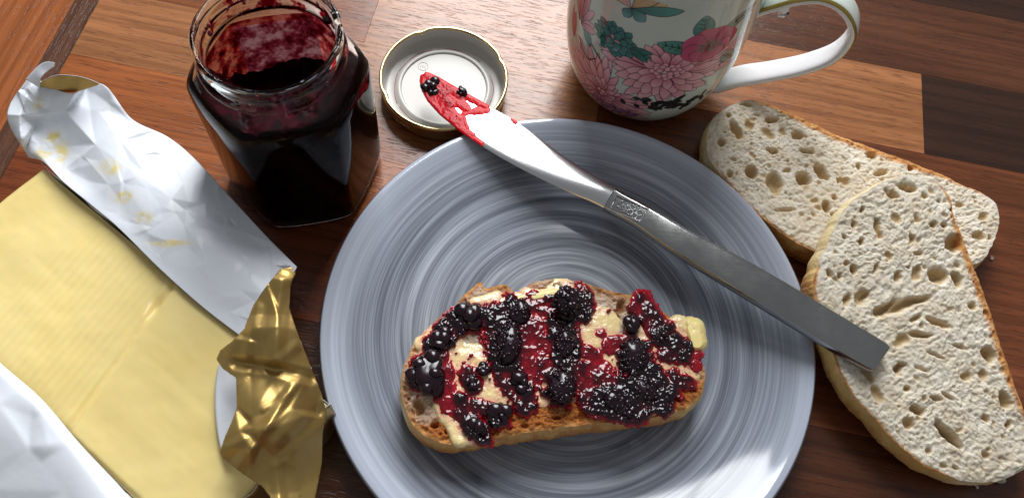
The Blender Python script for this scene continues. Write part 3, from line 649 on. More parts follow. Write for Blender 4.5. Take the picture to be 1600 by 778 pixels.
for k, (px, rx, ry, dr, sm, lb) in enumerate([
        ((990, 556), 24, 27, .0013, False, 'round seedy blackberry beside the pale butter stripe in the wide jam pool'), ((728, 496), 17, 15, .0024, True, 'lumpy black berry on the jam band near the sloping crust'),
        ((812, 488), 18, 20, .0011, False, 'seedy berry piece on the jam just below the broken crust corner'), ((987, 507), 9, 9, .0020, True, 'small smooth round berry drop beside the bare crumb patch'),
        ((755, 577), 6, 6, .0012, True, 'tiny single berry bead alone on the pale butter patch'), ((883, 535), 18, 26, .0011, False, 'oblong seedy berry between the plump berry and the toasted strip'),
        ((745, 668), 13, 13, .0021, True, 'smooth berry lump beside the butter dripping over the near crust'), ((780, 648), 12, 13, .0019, True, 'smooth berry lump on the jam bordering the toasted strip'),
        ((960, 625), 22, 17, .0014, False, 'wide flattened berry piece in the jam pool above the toasted strip'), ((1010, 610), 20, 18, .0013, False, 'dark berry piece in the middle of the widest jam pool'),
        ((1033, 525), 12, 12, .0016, False, 'small berry piece on the jam streak near the overhanging butter lump'), ((814, 598), 10, 12, .0020, True, 'smooth berry lump in the red jam between two seedy berries'),
        ((975, 640), 15, 11, .0017, False, 'berry piece at the edge of the jam touching the orange toasted strip'), ((737, 597), 10, 11, .0016, False, 'small clustered berry piece ringed by pale butter'), ((690, 530), 12, 13, .0022, True, 'smooth berry lump at the outer bend of the jam band')]):
    berry(px, rx, ry, jz - .0006, lb, dr, 'small blackberry pieces in the jam on the toast', 40 + k, sm, .55, 'blackberry_piece')

# ------------------------------------------------------------------ knife
KZ0, KZ1 = .0174, .0274
kn = thing('butter_knife', 'stainless table knife with jam on its blade laid across the plate', 'knife', at([(960, 312)], .024)[0])
st = np.array([(664, 113, 657, 119), (672, 115, 656, 127), (685, 121, 659, 141), (702, 131, 668, 158), (730, 147, 687, 179), (772, 170, 722, 208), (805, 189, 757, 231), (840, 213, 794, 253), (878, 242, 842, 278), (919, 268, 893, 302), (945, 284, 923, 315), (962, 294, 943, 325)], float)
hd = np.array([(963, 295, 943, 326), (973, 302, 953, 332), (1019, 327, 993, 354), (1080, 362, 1050, 394), (1200, 427, 1168, 467), (1317, 497, 1280, 535), (1380, 535, 1351, 576), (1389, 543, 1362, 581)], float)
tipx = np.array([660., 116.]); endx = np.array([1376., 562.]); kl = np.linalg.norm(endx - tipx)
def kz(P): return KZ0 + (KZ1 - KZ0) * (((np.asarray(P) - tipx) @ ((endx - tipx) / kl)) / kl)
def kloft(name, S, thick, crown, inset, mat, parent, closed_end=True, n=70, flat=False):
    S = catmull(np.hstack([S, np.array(thick)[:, None], np.array(crown)[:, None]]), n, False)
    rings = []
    for x0, y0, x1, y1, th, cr in S:
        a = np.array([x0, y0]); b = np.array([x1, y1]); zb = kz((a + b) / 2)
        rl = .0008 if flat else .0008 * float(sstep(880, 960, (x0 + x1) / 2)); A = at([a], zb + rl + th * .5)[0]; B = at([b], zb - rl + th * .5)[0]; up = np.array([0, 0, 1.0])
        if flat: offs = [(.01, -.42), (0, .10), (.03, .36), (.05, .44), (.09, .5), (.2, .5), (.35, .5), (.5, .5), (.65, .5), (.8, .5), (.91, .5), (.95, .44), (.97, .36), (1, .10), (.99, -.42), (.9, -.5), (.5, -.5), (.1, -.5)]
        else: offs = [(0, 0), (.03, .22), (.12, .40), (.25, .46), (.38, .49), (.5, .5), (.62, .49), (.75, .46), (.88, .40), (.97, .22), (1, 0), (.9, -.4), (.5, -.5), (.1, -.4)]
        rings.append([A + (B - A) * u + up * (th * w + (cr * (1 - (2 * u - 1) ** 2) if w > 0 else 0)) for u, w in offs])
    k = len(rings[0]); V = np.array(rings).reshape(-1, 3); F_ = [list(q) for q in gridfaces(len(rings), k, True)]
    F_.append(list(range(k))); F_.append([(len(rings) - 1) * k + q for q in range(k)][::-1])
    V = V - np.array(kn.location)
    o = mesh_obj(name, V, F_, mat, parent, True); return o
bl = kloft('blade', st, [.0010, .0011, .0012, .0012, .0013, .0014, .0015, .0017, .0022, .0030, .0036, .0038], [.0001, .0001, .0001, .0001, .0001, .0001, .0001, .0003, .0008, .0012, .0010, .0004], 0, M['steel'], kn)
hdl = kloft('handle', hd, [.0040, .0040, .0042, .0044, .0046, .0048, .0047, .0036], [.0003, .0003, .0003, .0003, .0003, .0003, .0003, .0001], 0, M['handle'], kn, flat=True)
for o in (bl, hdl):
    md = o.modifiers.new('split', 'EDGE_SPLIT'); md.split_angle = math.radians(35)
# raised blossom panel on the handle
def onh(px, dz=0.0): return at([px], kz(px) + .00445 + dz + .0008 * ((px[0] - 984) * .53 - (px[1] - 327) * .85) / 17.5)[0] - np.array(kn.location)
parts = []
def ring(cx, cy, r, w, ang=0, el=1.0):
    th = np.linspace(0, 2 * math.pi, 18); pts = [onh((cx + r * math.cos(t) * math.cos(ang) - el * r * math.sin(t) * math.sin(ang), cy + r * math.cos(t) * math.sin(ang) + el * r * math.sin(t) * math.cos(ang))) for t in th]
    parts.append(tube(pts, w, 6))
for k in range(5):
    a = k * 2 * math.pi / 5 + .4; ring(992 + 8 * math.cos(a), 330 + 7 * math.sin(a), 4.6, .00034, a, .9)
ring(992, 330, 2.6, .0003); ring(981, 325, 5, .0003, .4, .7); ring(975, 324, 4.2, .0003, 1.2, .6)
for pth in ([(964, 306), (1013, 327), (1000, 346), (953, 328)],):
    pts = [onh(q) for q in pth + [pth[0]]]; parts.append(tube(pts, .00034, 6))
for a, b in (((966, 318), (978, 314)), ((962, 322), (972, 328)), ((968, 330), (980, 333))): parts.append(tube([onh(a), onh(((a[0] + b[0]) / 2, (a[1] + b[1]) / 2 - 2)), onh(b)], .00034, 6))
Vp, Fp = joinm(parts); o = mesh_obj('blossom_ornament', Vp, Fp, M['steel'], kn)
o['label'] = 'raised flower ornament'
# jam on the blade
bladepoly = [tuple(q[:2]) for q in st[:8]] + [tuple(q[2:]) for q in st[:8][::-1]]
bjc = [(664, 122, 680, 150, 20, .35), (680, 150, 712, 195, 17, .35), (680, 138, 700, 160, 16, .5), (700, 150, 730, 172, 8, .3), (712, 195, 733, 212, 9, .3), (725, 178, 752, 172, 6, .25), (715, 140, 760, 168, 5, .3), (690, 130, 716, 148, 10, .4), (742, 176, 760, 172, 6, .25), (725, 185, 730, 200, 5, .25), (800, 187, 804, 190, 3.5, .3), (735, 212, 752, 224, 3, .25)]
def bfield(X, Y):
    f, h = capsules(X, Y, bjc, .30, .07, 61); d = polydist(X, Y, bladepoly) / 6.0
    return np.minimum(f, d), h * (.6 + .7 * fbm(X * .2, Y * .2, 3))
def bz(X, Y): return kz(np.stack([X, Y], -1)) + .00150
bj = spread('blade_jam', 650, 815, 105, 235, 0.6, bfield, bz, .0011, M['wetjam'], None, 'thick', .0018)
tag(bj, 'bright red jam film smeared on the knife blade tip', 'jam')
berry((674, 137), 10, 13, kz((674, 137)) + .0018, 'blackberry piece with red jam at the tip of the knife blade', .0016, 'blackberry bits on the knife blade', 71, True, .6, 'blackberry_piece')
berry((722, 143), 8, 7, kz((722, 143)) + .0022, 'single round black berry bead on the knife blade edge', .0010, 'blackberry bits on the knife blade', 72, True, .8, 'blackberry_piece')

# ------------------------------------------------------------------ jar lid, upside down
LX, LY = -.04801, .25548
lid = thing('jar_lid', 'upturned gold screw lid lying beside the plate under the knife tip', 'lid', (LX, LY, 0))
n = 160; th = np.linspace(0, 2 * math.pi, n, endpoint=False)
def lug(t): return np.clip(np.cos(4 * (t - .55)), 0, 1) ** 24
shell = [(.0004, .0004), (.029, .0004), (.0312, .0010), (.0322, .0028), (.0326, .0080), (.0330, .0103), (.0329, .0114), (.0321, .0118), (.0313, .0114), (.0311, .0106)]
inner = [(.0311, .0106), (.0314, .0090), (.0312, .0034), (.0302, .0018), (.0285, .0014), (.0262, .0015), (.0252, .0019), (.0240, .0030), (.0228, .0032), (.0218, .0026), (.0212, .0022), (.0004, .0022)]
def lidmesh(P):
    P = catmull(P, 46, False); V = []
    for r_, z_ in P:
        k = lug(th) * sstep(.0085, .0110, np.array(z_)); dr_ = -.0011 * k if r_ < .0322 else -.0004 * k
        V.append(np.stack([(r_ + dr_) * np.cos(th), (r_ + dr_) * np.sin(th), np.full(n, z_) - .0004 * k], 1))
    return np.vstack(V), gridfaces(len(P), n, True)
V, Fc = lidmesh(shell); mesh_obj('shell', V, Fc, M['lidgold'], lid)
V, Fc = lidmesh(inner); mesh_obj('inner_lacquer', V, Fc, M['lidin'], lid)
parts = []
for a0, a1, w in ((.9, 1.9, .00018), (2.0, 2.9, .00022), (2.95, 3.7, .00016), (3.8, 4.3, .00016), (-.3, .5, .00018)):
    t = np.linspace(a0, a1, 40); rr = .0257 + .0002 * np.sin(t * 9)
    parts.append(tube(np.stack([rr * np.cos(t), rr * np.sin(t), 0 * t + .00175], 1), w * (.5 + fbm(t * 9, 0 * t, 4)), 6))
Vp, Fp = joinm(parts); mesh_obj('jam_stain', Vp, Fp, M['stain'], lid)
t = np.linspace(0, 2 * math.pi, 30); c_ = at([(661, 104)], .0023)[0] - np.array([LX, LY, 0])
parts = [tube(np.stack([c_[0] + .0026 * np.cos(t), c_[1] + .0026 * np.sin(t), 0 * t + .00225], 1), .00012, 6)]
for k in range(3): parts.append(tube([(c_[0] - .0012 + .0011 * k, c_[1] - .0008, .00225), (c_[0] - .0010 + .0011 * k, c_[1] + .0008, .00225)], .00012, 6))
Vp, Fp = joinm(parts); mesh_obj('stamped_mark', Vp, Fp, M['lidin'], lid)

# ------------------------------------------------------------------ jam jar
JX, JY, HA, HR, MZ = -.10613, .19744, 3.50663, .0390, .0986
jar = thing('jam_jar', 'open hexagonal glass jar half full of dark berry jam', 'jar', (JX, JY, 0))
NJ = 180; tj = np.linspace(0, 2 * math.pi, NJ, endpoint=False)
def hexr(R, p=14.0):     # rounded hexagon of corner radius R as a polar curve
    a = ((tj - HA) % (math.pi / 3)) - math.pi / 6; ap = R * math.cos(math.pi / 6)
    h = ap / np.cos(a); return (h ** -p + (R * .965) ** -p) ** (-1 / p) * 1.0
def jring(R, z, k=0.0, rc=0.0): # k: 0 hexagon .. 1 circle of radius rc
    r_ = hexr(R) * (1 - k) + rc * k
    return np.stack([r_ * np.cos(tj), r_ * np.sin(tj), np.full(NJ, z)], 1)
outer = [jring(.020, .0012), jring(.0330, .0008), jring(.0365, .0003), jring(.0385, .0016), jring(.0398, .0050), jring(.0400, .0100), jring(.0400, .0400), jring(.0400, .0680), jring(.0396, .0735), jring(.0380, .0778, .08, .033), jring(.0350, .0806, .45, .0315), jring(.0330, .0822, .9, .0298), jring(.033, .0835, 1, .0287), jring(.033, .0850, 1, .0284),
         jring(.033, .0862, 1, .0296), jring(.033, .0872, 1, .0299), jring(.033, .0882, 1, .0294), jring(.033, .0900, 1, .0280), jring(.033, .0925, 1, .0281), jring(.033, .0938, 1, .0289), jring(.033, .0952, 1, .0280), jring(.033, .0962, 1, .0280), jring(.033, .0974, 1, .0288), jring(.033, .0983, 1, .0289), jring(.033, .0987, 1, .0281), jring(.033, .0985, 1, .0271)]
innr = [jring(.033, .0976, 1, .0263), jring(.033, .0930, 1, .0259), jring(.033, .0860, 1, .0259), jring(.033, .0830, .92, .0262), jring(.0330, .0800, .40, .0275), jring(.0352, .0765, .08, .030), jring(.0370, .0720), jring(.0373, .0660), jring(.0373, .0400), jring(.0373, .0110), jring(.0362, .0075), jring(.0330, .0058), jring(.020, .0055)]
RG = outer + innr; V = np.vstack(RG + [[[0, 0, .0015]], [[0, 0, .0055]]]); Fc = [list(q) for q in gridfaces(len(RG), NJ, True)]
b0 = len(RG) * NJ
for j in range(NJ): Fc.append([b0, (j + 1) % NJ, j]); Fc.append([b0 + 1, (len(RG) - 1) * NJ + j, (len(RG) - 1) * NJ + (j + 1) % NJ])
mesh_obj('glass_body', V, Fc, M['glass'], jar)
# the jam left in it: high against the near walls, scooped out towards the far one
def jamtop(x, y):
    d = (x * .35 - y) / .036                      # +1 near the camera side, -1 at the far wall
    side = np.abs(x * .95 + y * .3) / .036
    z = .040 + .036 * sstep(-.60, .55, d) + .030 * sstep(.35, .95, side) * sstep(-.9, .3, d + .3)
    return np.minimum(z + (fbm(x * 190 + 9, y * 190, 4) - .5) * .012 + (fbm(x * 520, y * 520, 8) - .5) * .004, .0765)
hr = hexr(.0378); RG = []; TK = []
for z0 in (.0060, .0075, .0100): RG.append(np.stack([hr * np.cos(tj) * (1 - .06 * (z0 < .007)), hr * np.sin(tj) * (1 - .06 * (z0 < .007)), np.full(NJ, z0)], 1))
for q in np.linspace(.1, 1, 16):
    zt = jamtop(hr * np.cos(tj) * .985, hr * np.sin(tj) * .985); z_ = .0100 + (zt - .0100) * q
    sh = np.interp(z_, [0, .070, .0745, .0765], [1, 1, .965, .93]); RG.append(np.stack([hr * np.cos(tj) * sh, hr * np.sin(tj) * sh, z_], 1))
sh0 = np.linalg.norm(RG[-1][:, :2], axis=1) / hr
for q in np.linspace(.96, .02, 34):
    x, y = hr * np.cos(tj) * sh0 * q, hr * np.sin(tj) * sh0 * q; RG.append(np.stack([x, y, jamtop(x, y) - .0012 * (1 - q)], 1))
V = np.vstack(RG + [[[0, 0, .0060]], [[0, 0, float(jamtop(np.array(0.), np.array(0.)))]]]); Fc = [list(q) for q in gridfaces(len(RG), NJ, True)]; b0 = len(RG) * NJ
for j in range(NJ): Fc.append([b0, (j + 1) % NJ, j]); Fc.append([b0 + 1, (len(RG) - 1) * NJ + j, (len(RG) - 1) * NJ + (j + 1) % NJ])
jj = mesh_obj('jam_filling', V, Fc, M['jarjam'], None, True, dict(thick=np.full(len(V), .78) + .15 * (fbm(V[:, 0] * 200, V[:, 1] * 200 + V[:, 2] * 100, 3) - .5)))
jj.location = (JX, JY, 0); tag(jj, 'nearly black berry jam left inside the glass jar', 'jam')
# thin red film on the inside of the far walls and the neck
def wallfilm(z0, z1, R, neck, t0, t1, thr, seed, nn=120, mm=50):
    tz = np.linspace(z0, z1, mm); ta = np.linspace(t0, t1, nn); A, Z = np.meshgrid(ta, tz, indexing='ij')
    if neck: r_ = np.full(A.shape, R)
    else: r_ = np.interp(A % (2 * math.pi), np.append(tj, 2 * math.pi), np.append(hexr(R), hexr(R)[0]))
    V = np.stack([r_ * np.cos(A), r_ * np.sin(A), Z], -1).reshape(-1, 3)
    f = fbm(A * 4.5, Z * 130, seed, 4).ravel(); fc = gridfaces(nn, mm); fc = fc[(f[fc] > thr).all(1)]
    return V, fc
Vp, Fp = wallfilm(.022, .073, .0371, False, HA + math.pi * 1.02, HA + math.pi * 1.98, -1, 5); mesh_obj('jam_film', Vp, Fp, M['film'], jar)
Vp, Fp = wallfilm(.083, .0955, .0257, True, 0, 6.2832, -1, 6, 160, 12); mesh_obj('neck_film', Vp, Fp, M['neckfilm'], jar)
parts = []
for k in range(26):
    a = random.uniform(0, 6.28); z_ = random.uniform(.084, .094); parts.append(blob((.0257 * math.cos(a), .0257 * math.sin(a), z_), random.uniform(.0004, .0012), 1, 1.3, .2, k))
Vp, Fp = joinm(parts); o = mesh_obj('jam_specks', Vp, Fp, M['stain'], jar)
o = blob((0, 0, 0), .0022, 2, 1, .3, 4); o = mesh_obj('jam_seed_clump', o[0], o[1], M['berry'], jar); a = .75; o.location = (.0258 * math.cos(a), .0258 * math.sin(a), .0905)
# paper label on the far face, seen from the back through the glass
fa = HA + math.pi * 1.5; fn = np.array([math.cos(fa), math.sin(fa), 0]); ft = np.array([-fn[1], fn[0], 0]); ap = hexr(.0400).min()
lw, l0, l1 = .0180, .012, .066; cpt = fn * (ap + .0004)
Vl = [cpt - ft * lw + np.array([0, 0, l0]), cpt + ft * lw + np.array([0, 0, l0]), cpt + ft * lw + np.array([0, 0, l1]), cpt - ft * lw + np.array([0, 0, l1])]
Vl = Vl + [v + fn * .00015 for v in Vl]
lab = mesh_obj('paper_label', Vl, [(0, 3, 2, 1), (4, 5, 6, 7), (0, 1, 5, 4), (1, 2, 6, 5), (2, 3, 7, 6), (3, 0, 4, 7)], M['label'], jar, False)
def textmesh(body, size):
    cu_ = bpy.data.curves.new('lettering', 'FONT'); cu_.body = body; cu_.size = size; cu_.align_x = 'CENTER'
    o_ = bpy.data.objects.new('lettering', cu_); COL.objects.link(o_); bpy.context.view_layer.update()
    me = bpy.data.meshes.new_from_object(o_.evaluated_get(bpy.context.evaluated_depsgraph_get())); me.name = 'lettering'
    bpy.data.objects.remove(o_); return me
for body, zc, sz in (('Desito', .034, .0045), ('no', .0285, .0036)):
    me = textmesh(body, sz); me.materials.append(M['ink']); o = bpy.data.objects.new('lettering', me); COL.objects.link(o); o.parent = lab
    p_ = fn * (ap + .00025) + np.array([0, 0, zc]) - ft * .004
    R_ = np.stack([ft, [0, 0, 1], np.cross(ft, [0, 0, 1])], 1)
    p_ = fn * (ap + .0003) + np.array([0, 0, zc])
    o.matrix_local = Matrix(((ft[0], 0, fn[0], p_[0]), (ft[1], 0, fn[1], p_[1]), (ft[2], 1, fn[2], p_[2]), (0, 0, 0, 1)))

# ------------------------------------------------------------------ mug
MX, MY = .05287, .28667
mug = thing('mug', 'pale green china mug printed with pink chrysanthemums behind the plate', 'mug', (MX, MY, 0))
def mugr(z):
    z = np.asarray(z, float); zc = np.clip(z, 0, .0502)
    lo = .0271 + (.0444 - .0271) * np.sqrt(np.clip(1 - (1 - zc / .0502) ** 2, 0, 1))
    return np.where(z < .0502, lo, .0444 + (.0436 - .0444) * np.clip((z - .0502) / .035, 0, 1) + .0012 * sstep(.085, .110, z))
zs = .110 * (np.linspace(0, 1, 60) ** 1.6); po = [(mugr(z), z + .0006 * (z == 0)) for z in zs]
prof = [(.0004, .0022), (.0235, .0022), (.0245, .0006), (.0258, 0.0), (.0268, .0003)] + [(float(r_), float(z)) for r_, z in po[2:]] + [(.0446, .1113), (.0434, .1115)] + [(float(mugr(z)) - .0032, float(max(z, .006))) for z in zs[::-1][2:56]] + [(.0004, .006)]
V, Fc = lathe(prof, 144); mesh_obj('body', V, Fc, M['celadon'], mug)
# handle in a vertical plane through the axis
al = math.radians(-10); he = np.array([math.cos(al), math.sin(al), 0]); hn = np.array([-math.sin(al), math.cos(al), 0])
hp = catmull([(.0325, .009), (.042, .0125), (.051, .021), (.062, .0295), (.076, .042), (.0855, .056), (.0862, .072), (.078, .083), (.067, .0865), (.057, .0825), (.050, .0765), (.043, .0700), (.0405, .066)], 70, False)
wh = np.interp(np.linspace(0, 1, 70), [0, .1, .25, .5, .8, .92, 1], [.0084, .0072, .0066, .0064, .0064, .0070, .0078])
T_ = np.gradient(hp, axis=0); T_ /= np.linalg.norm(T_, axis=1)[:, None]; ks = 28; aa = np.linspace(0, 2 * math.pi, ks, endpoint=False)
V = []; 
for i in range(70):
    nx, nz = T_[i][1], -T_[i][0]       # outward of the loop
    for a in aa:
        ca, sa = math.cos(a), math.sin(a); wv = wh[i] * np.sign(ca) * abs(ca) ** .6; ov = .0022 * np.sign(sa) * abs(sa) ** .7
        V.append(he * (hp[i][0] + nx * ov) + hn * wv + np.array([0, 0, hp[i][1] + nz * ov]))
Fc = gridfaces(70, ks, True); mi = []
for f in range(len(Fc)):
    j = f % ks; a = (aa[j] + math.pi / ks) % (2 * math.pi)
    outer_ = 0.12 < a < math.pi - .12
    g_ = (0.12 < a < .95) or (math.pi - .95 < a < math.pi - .12)
    mi.append(2 if g_ else (1 if outer_ else 0))
mesh_obj('handle', V, Fc, [M['china'], M['celadon'], M['gilt']], mug, True, None, mi)
t = hp[58:68]; 
# thumb scroll where the upper handle end meets the body
sc_ = [he * .0505 + np.array([0, 0, .0760]), he * .0530 + np.array([0, 0, .0725]), he * .0545 + np.array([0, 0, .0695]), he * .0525 + np.array([0, 0, .0685])]
Vs, Fs = tube(catmull(sc_, 16, False), np.linspace(.0034, .0020, 16), 14); mesh_obj('handle_scroll', Vs, Fs, M['china'], mug)

# printed decoration: every petal lies on the glaze as a thin coloured film with a dark outline below it
def mug_hit(px):
    d = rays([px])[0]; d = d / np.linalg.norm(d); o_ = _C - np.array([MX, MY, 0]); t = .25
    for _ in range(900):
        q = o_ + d * t
        if q[2] < .11 and math.hypot(q[0], q[1]) <= float(mugr(max(q[2], 0))): break
        t += .0003
    return math.atan2(q[1], q[0]) , q[2]
RM = .044
class Print:
    NT, NZ = 900, 300                                       # the print is a thin glazed film round the mug, coloured point by point
    TH = np.linspace(0, 2 * math.pi, NT, endpoint=False); ZZ = np.linspace(.0014, .0985, NZ)
    CV = np.zeros((NT, NZ, 3)) + np.array((0.66, 0.745, 0.675))
    def _box(s, c, reach):
        dz = np.nonzero(np.abs(s.ZZ - c[1]) < reach)[0]
        k = int(reach / RM / (2 * math.pi) * s.NT) + 2; i0 = int(round((c[0] % (2 * math.pi)) / (2 * math.pi) * s.NT)); it = np.arange(i0 - k, i0 + k + 1)
        da = (it * 2 * math.pi / s.NT - (c[0] % (2 * math.pi))) * RM
        return it % s.NT, dz, da[:, None], (s.ZZ[dz] - c[1])[None]
    def petal(s, c, ang, l, w, c0, c1, start=0.0, tip=.5, bend=0.0, line=.00036, dark=(.05, .012, .022), vein=True):
        it, iz, X, Y = s._box(c, l + abs(start) + .003)
        if len(iz) == 0: return
        a = X * math.cos(ang) + Y * math.sin(ang) - start; b = -X * math.sin(ang) + Y * math.cos(ang)
        u = a / l; b = b - bend * np.clip(u, 0, 1) ** 2 * l
        p = 1.0 if tip == .5 else math.log(.5) / math.log(tip)
        half = w * .5 * np.sin(math.pi * np.clip(u, 0, 1) ** p) ** .75
        d = np.minimum(half - np.abs(b), np.minimum(a, l - a) * .8)     # + inside
        cov = np.clip(d / .00022 + 1.0, 0, 1); ink = 1 - np.clip((d - line * .5) / .00022, 0, 1)
        k = np.clip(u, 0, 1)[..., None]; col = np.array(c0) * (1 - k) + np.array(c1) * k
        if vein: ink = np.maximum(ink, .55 * np.clip(1 - np.abs(b) / .00016, 0, 1) * (u < .55))
        col = col * (1 - ink[..., None]) + np.array(dark) * ink[..., None]
        sub = s.CV[np.ix_(it, iz)]; s.CV[np.ix_(it, iz)] = sub * (1 - cov[..., None]) + col * cov[..., None]
    def line(s, pts, w, col=(.03, .02, .02)):
        pts = catmull(np.array(pts), 60, False)
        for q in pts:
            it, iz, X, Y = s._box(q, w + .0006); cov = np.clip((w - np.hypot(X, Y)) / .00022 + .6, 0, 1)[..., None]
            sub = s.CV[np.ix_(it, iz)]; s.CV[np.ix_(it, iz)] = sub * (1 - cov) + np.array(col) * cov
    def build(s, name): pass
PK0, PK1, PK2 = (.50, .05, .13), (.93, .55, .60), (.80, .28, .37)
TE0, TE1 = (.03, .16, .15), (.16, .42, .36)
D = math.radians
def chrys(name, c, rings, eye=.006, seed=0, ne=30):
    p_ = Print(); r = np.random.default_rng(seed)
    for l, w, n_, a0, a1, st_ in rings:
        for k in range(n_):
            a = D(a0 + (a1 - a0) * (k + .5) / n_ + r.normal() * 2.5); p_.petal(c, a, l * r.uniform(.85, 1.1), w * r.uniform(.85, 1.15), PK0, PK1, st_, .62, r.normal() * .05)
    for k in range(ne):
        q = math.sqrt((ne - .5 - k) / ne) * eye; a = k * 2.4; p_.petal((c[0] + q * 1.25 * math.cos(a) / RM, c[1] + q * .8 * math.sin(a)), a, .0036, .0032, PK2, PK1, -.0010, .55)
c1 = mug_hit((1042, 112)); c2 = mug_hit((940, 143)); c3 = mug_hit((1108, 72)); c4 = mug_hit((960, 62))
chrys('c', c2, [(.028, .0044, 9, 78, 178, .002), (.030, .0042, 7, -52, 16, .002), (.019, .0042, 8, 178, 300, .002), (.021, .0044, 8, 60, 190, .001), (.020, .0042, 7, -48, 30, .001), (.013, .0042, 8, 170, 310, .001), (.012, .0040, 11, 20, 200, .0005), (.008, .0034, 7, -60, 40, .0005)], .0008, 3, 4)
chrys('c', c1, [(.030, .0056, 6, 156, 190, .005), (.032, .0048, 7, -12, 26, .005), (.0150, .0060, 9, 38, 142, .003), (.0225, .0064, 11, 186, 352, .004), (.023, .0052, 6, 152, 194, .004), (.024, .0048, 6, -16, 32, .004), (.0175, .0060, 10, 190, 350, .003), (.0120, .0054, 12, 0, 360, .002)], .0050, 5, 20)
p_ = Print(); r = np.random.default_rng(4)                 # dark teal leaf cluster
for k in range(34):
    a = k * 2.4; q = .0080 * math.sqrt((33.5 - k) / 34); c = (c4[0] + q * 1.15 * math.cos(a) / RM, c4[1] + q * .85 * math.sin(a))
    p_.petal(c, a + r.normal() * .3, .0050, .0040, (.03, .13, .13), (.07, .30, .26), -.001, .5, 0, .00040, (.012, .012, .014))
for a in (-12, 5, -28): p_.petal((c4[0] + .008 / RM, c4[1]), D(a), .011, .0040, (.02, .10, .10), (.07, .26, .22), 0, .45, 0, .0003, (.012, .012, .014))
p_.build('leaf_print')
p_ = Print()                                              # open pink bloom with teal leaves
for px, dang, l, w, a, b in (((1082, 78), 172, .0165, .0085, TE0, TE1), ((1098, 60), 100, .0150, .0095, TE0, TE1), ((1128, 52), 40, .0190, .0065, (.14, .26, .22), (.34, .46, .38)), ((1128, 86), -35, .0120, .0075, (.2, .30, .24), (.40, .50, .42))):
    c = mug_hit(px); p_.petal(c, D(dang), l, w, a, b, 0, .42)
    e_ = (c[0] + l * .85 * math.cos(D(dang)) / RM, c[1] + l * .85 * math.sin(D(dang))); p_.line([c, ((c[0] + e_[0]) / 2, (c[1] + e_[1]) / 2 + .0003), e_], .00022)
    for k in range(1, 5):
        q = k / 5.5 * l; b0_ = (c[0] + q * math.cos(D(dang)) / RM, c[1] + q * math.sin(D(dang)))
        for sg in (-1, 1): an = D(dang + sg * 50); p_.line([b0_, (b0_[0] + w * .13 * math.cos(an) / RM, b0_[1] + w * .13 * math.sin(an)), (b0_[0] + w * .28 * math.cos(an) / RM, b0_[1] + w * .28 * math.sin(an))], .00014)
for k, (a, l, w) in enumerate([(20, .014, .0135), (-20, .012, .0120), (65, .0125, .013), (115, .0125, .013), (165, .0135, .0130), (205, .0130, .012), (250, .0105, .013), (295, .0105, .013)]):
    p_.petal(c3, D(a), l, w, (.36, .02, .09), (.64, .10, .20), 0, .62)
for k in range(14): a = k * 2.4; q = .0005 * k ** .6; p_.petal((c3[0] + q * 2 * math.cos(a) / RM, c3[1] + q * math.sin(a)), a, .0022, .0014, (.10, .16, .10), (.22, .30, .2), 0, .5, 0, .0003)
p_.build('bloom_print')
p_ = Print(); c5 = mug_hit((1052, 164))                     # dark leaves round the foot
for k in range(60):
    q = (c5[0] + r.normal() * .010 / RM, max(.002, c5[1] + r.normal() * .0026)); p_.petal(q, r.uniform(0, 6.28), .0046, .0026, (.015, .02, .02), (.05, .06, .055), 0, .5, 0, .0003, (.008, .008, .008))
c6 = mug_hit((975, 172))
for k in range(6): p_.petal((c6[0] + (k - 3) * .004 / RM, c6[1]), D(200 + 30 * (k % 2)), .010, .0045, (.25, .08, .28), (.5, .3, .5), 0, .5)
p_.build('foot_leaf_print')
p_ = Print(); c7 = mug_hit((906, 34))                       # bud on a stem
s0 = mug_hit((940, 96)); s1 = mug_hit((925, 70)); s2 = mug_hit((912, 46)); s3 = mug_hit((917, 90))
p_.line([s0, s1, s2], .0004); p_.line([mug_hit((930, 92)), s3, mug_hit((905, 56))], .0004)
p_.petal(mug_hit((922, 74)), D(125), .010, .0055, TE0, TE1, 0, .5); p_.petal(mug_hit((913, 40)), D(110), .009, .0055, TE0, TE1, 0, .5)
for a, l in ((60, .016), (80, .020), (100, .021), (118, .018), (35, .012), (20, .012)): p_.petal(c7, D(a), l, .0045, PK0, PK1, .001, .6)
for a, l in ((100, .015), (112, .017)): p_.petal(mug_hit((897, 58)), D(a), l, .0040, (.5, .05, .1), (.7, .2, .26), .0, .5)
p_.build('bud_print')
p_ = Print(); c8 = mug_hit((987, 13))                       # butterfly
for a, l, w, x, y in ((35, .017, .010, (.62, .36, .16), (.75, .55, .30)), (150, .014, .009, (.72, .42, .38), (.8, .6, .45)), (60, .020, .009, (.62, .40, .2), (.74, .58, .36)), (-30, .0085, .0065, TE0, (.2, .42, .42)), (-110, .0070, .0050, TE0, (.2, .42, .42)), (20, .023, .006, TE0, TE1)):
    p_.petal(c8, D(a), l, w, x, y, 0, .6)
p_.build('butterfly_print')
for k, (dth, zc) in enumerate(((1.5, .05), (2.5, .04), (3.4, .055), (-1.2 - 1.2, .045))):   # the pattern carries on round the mug
    chrys('chrysanthemum_print', (c1[0] + dth, zc), [(.022, .0042, 20, 0, 360, .004), (.015, .0044, 18, 0, 360, .003), (.009, .0036, 18, 0, 360, .003)], .0068, 20 + k)

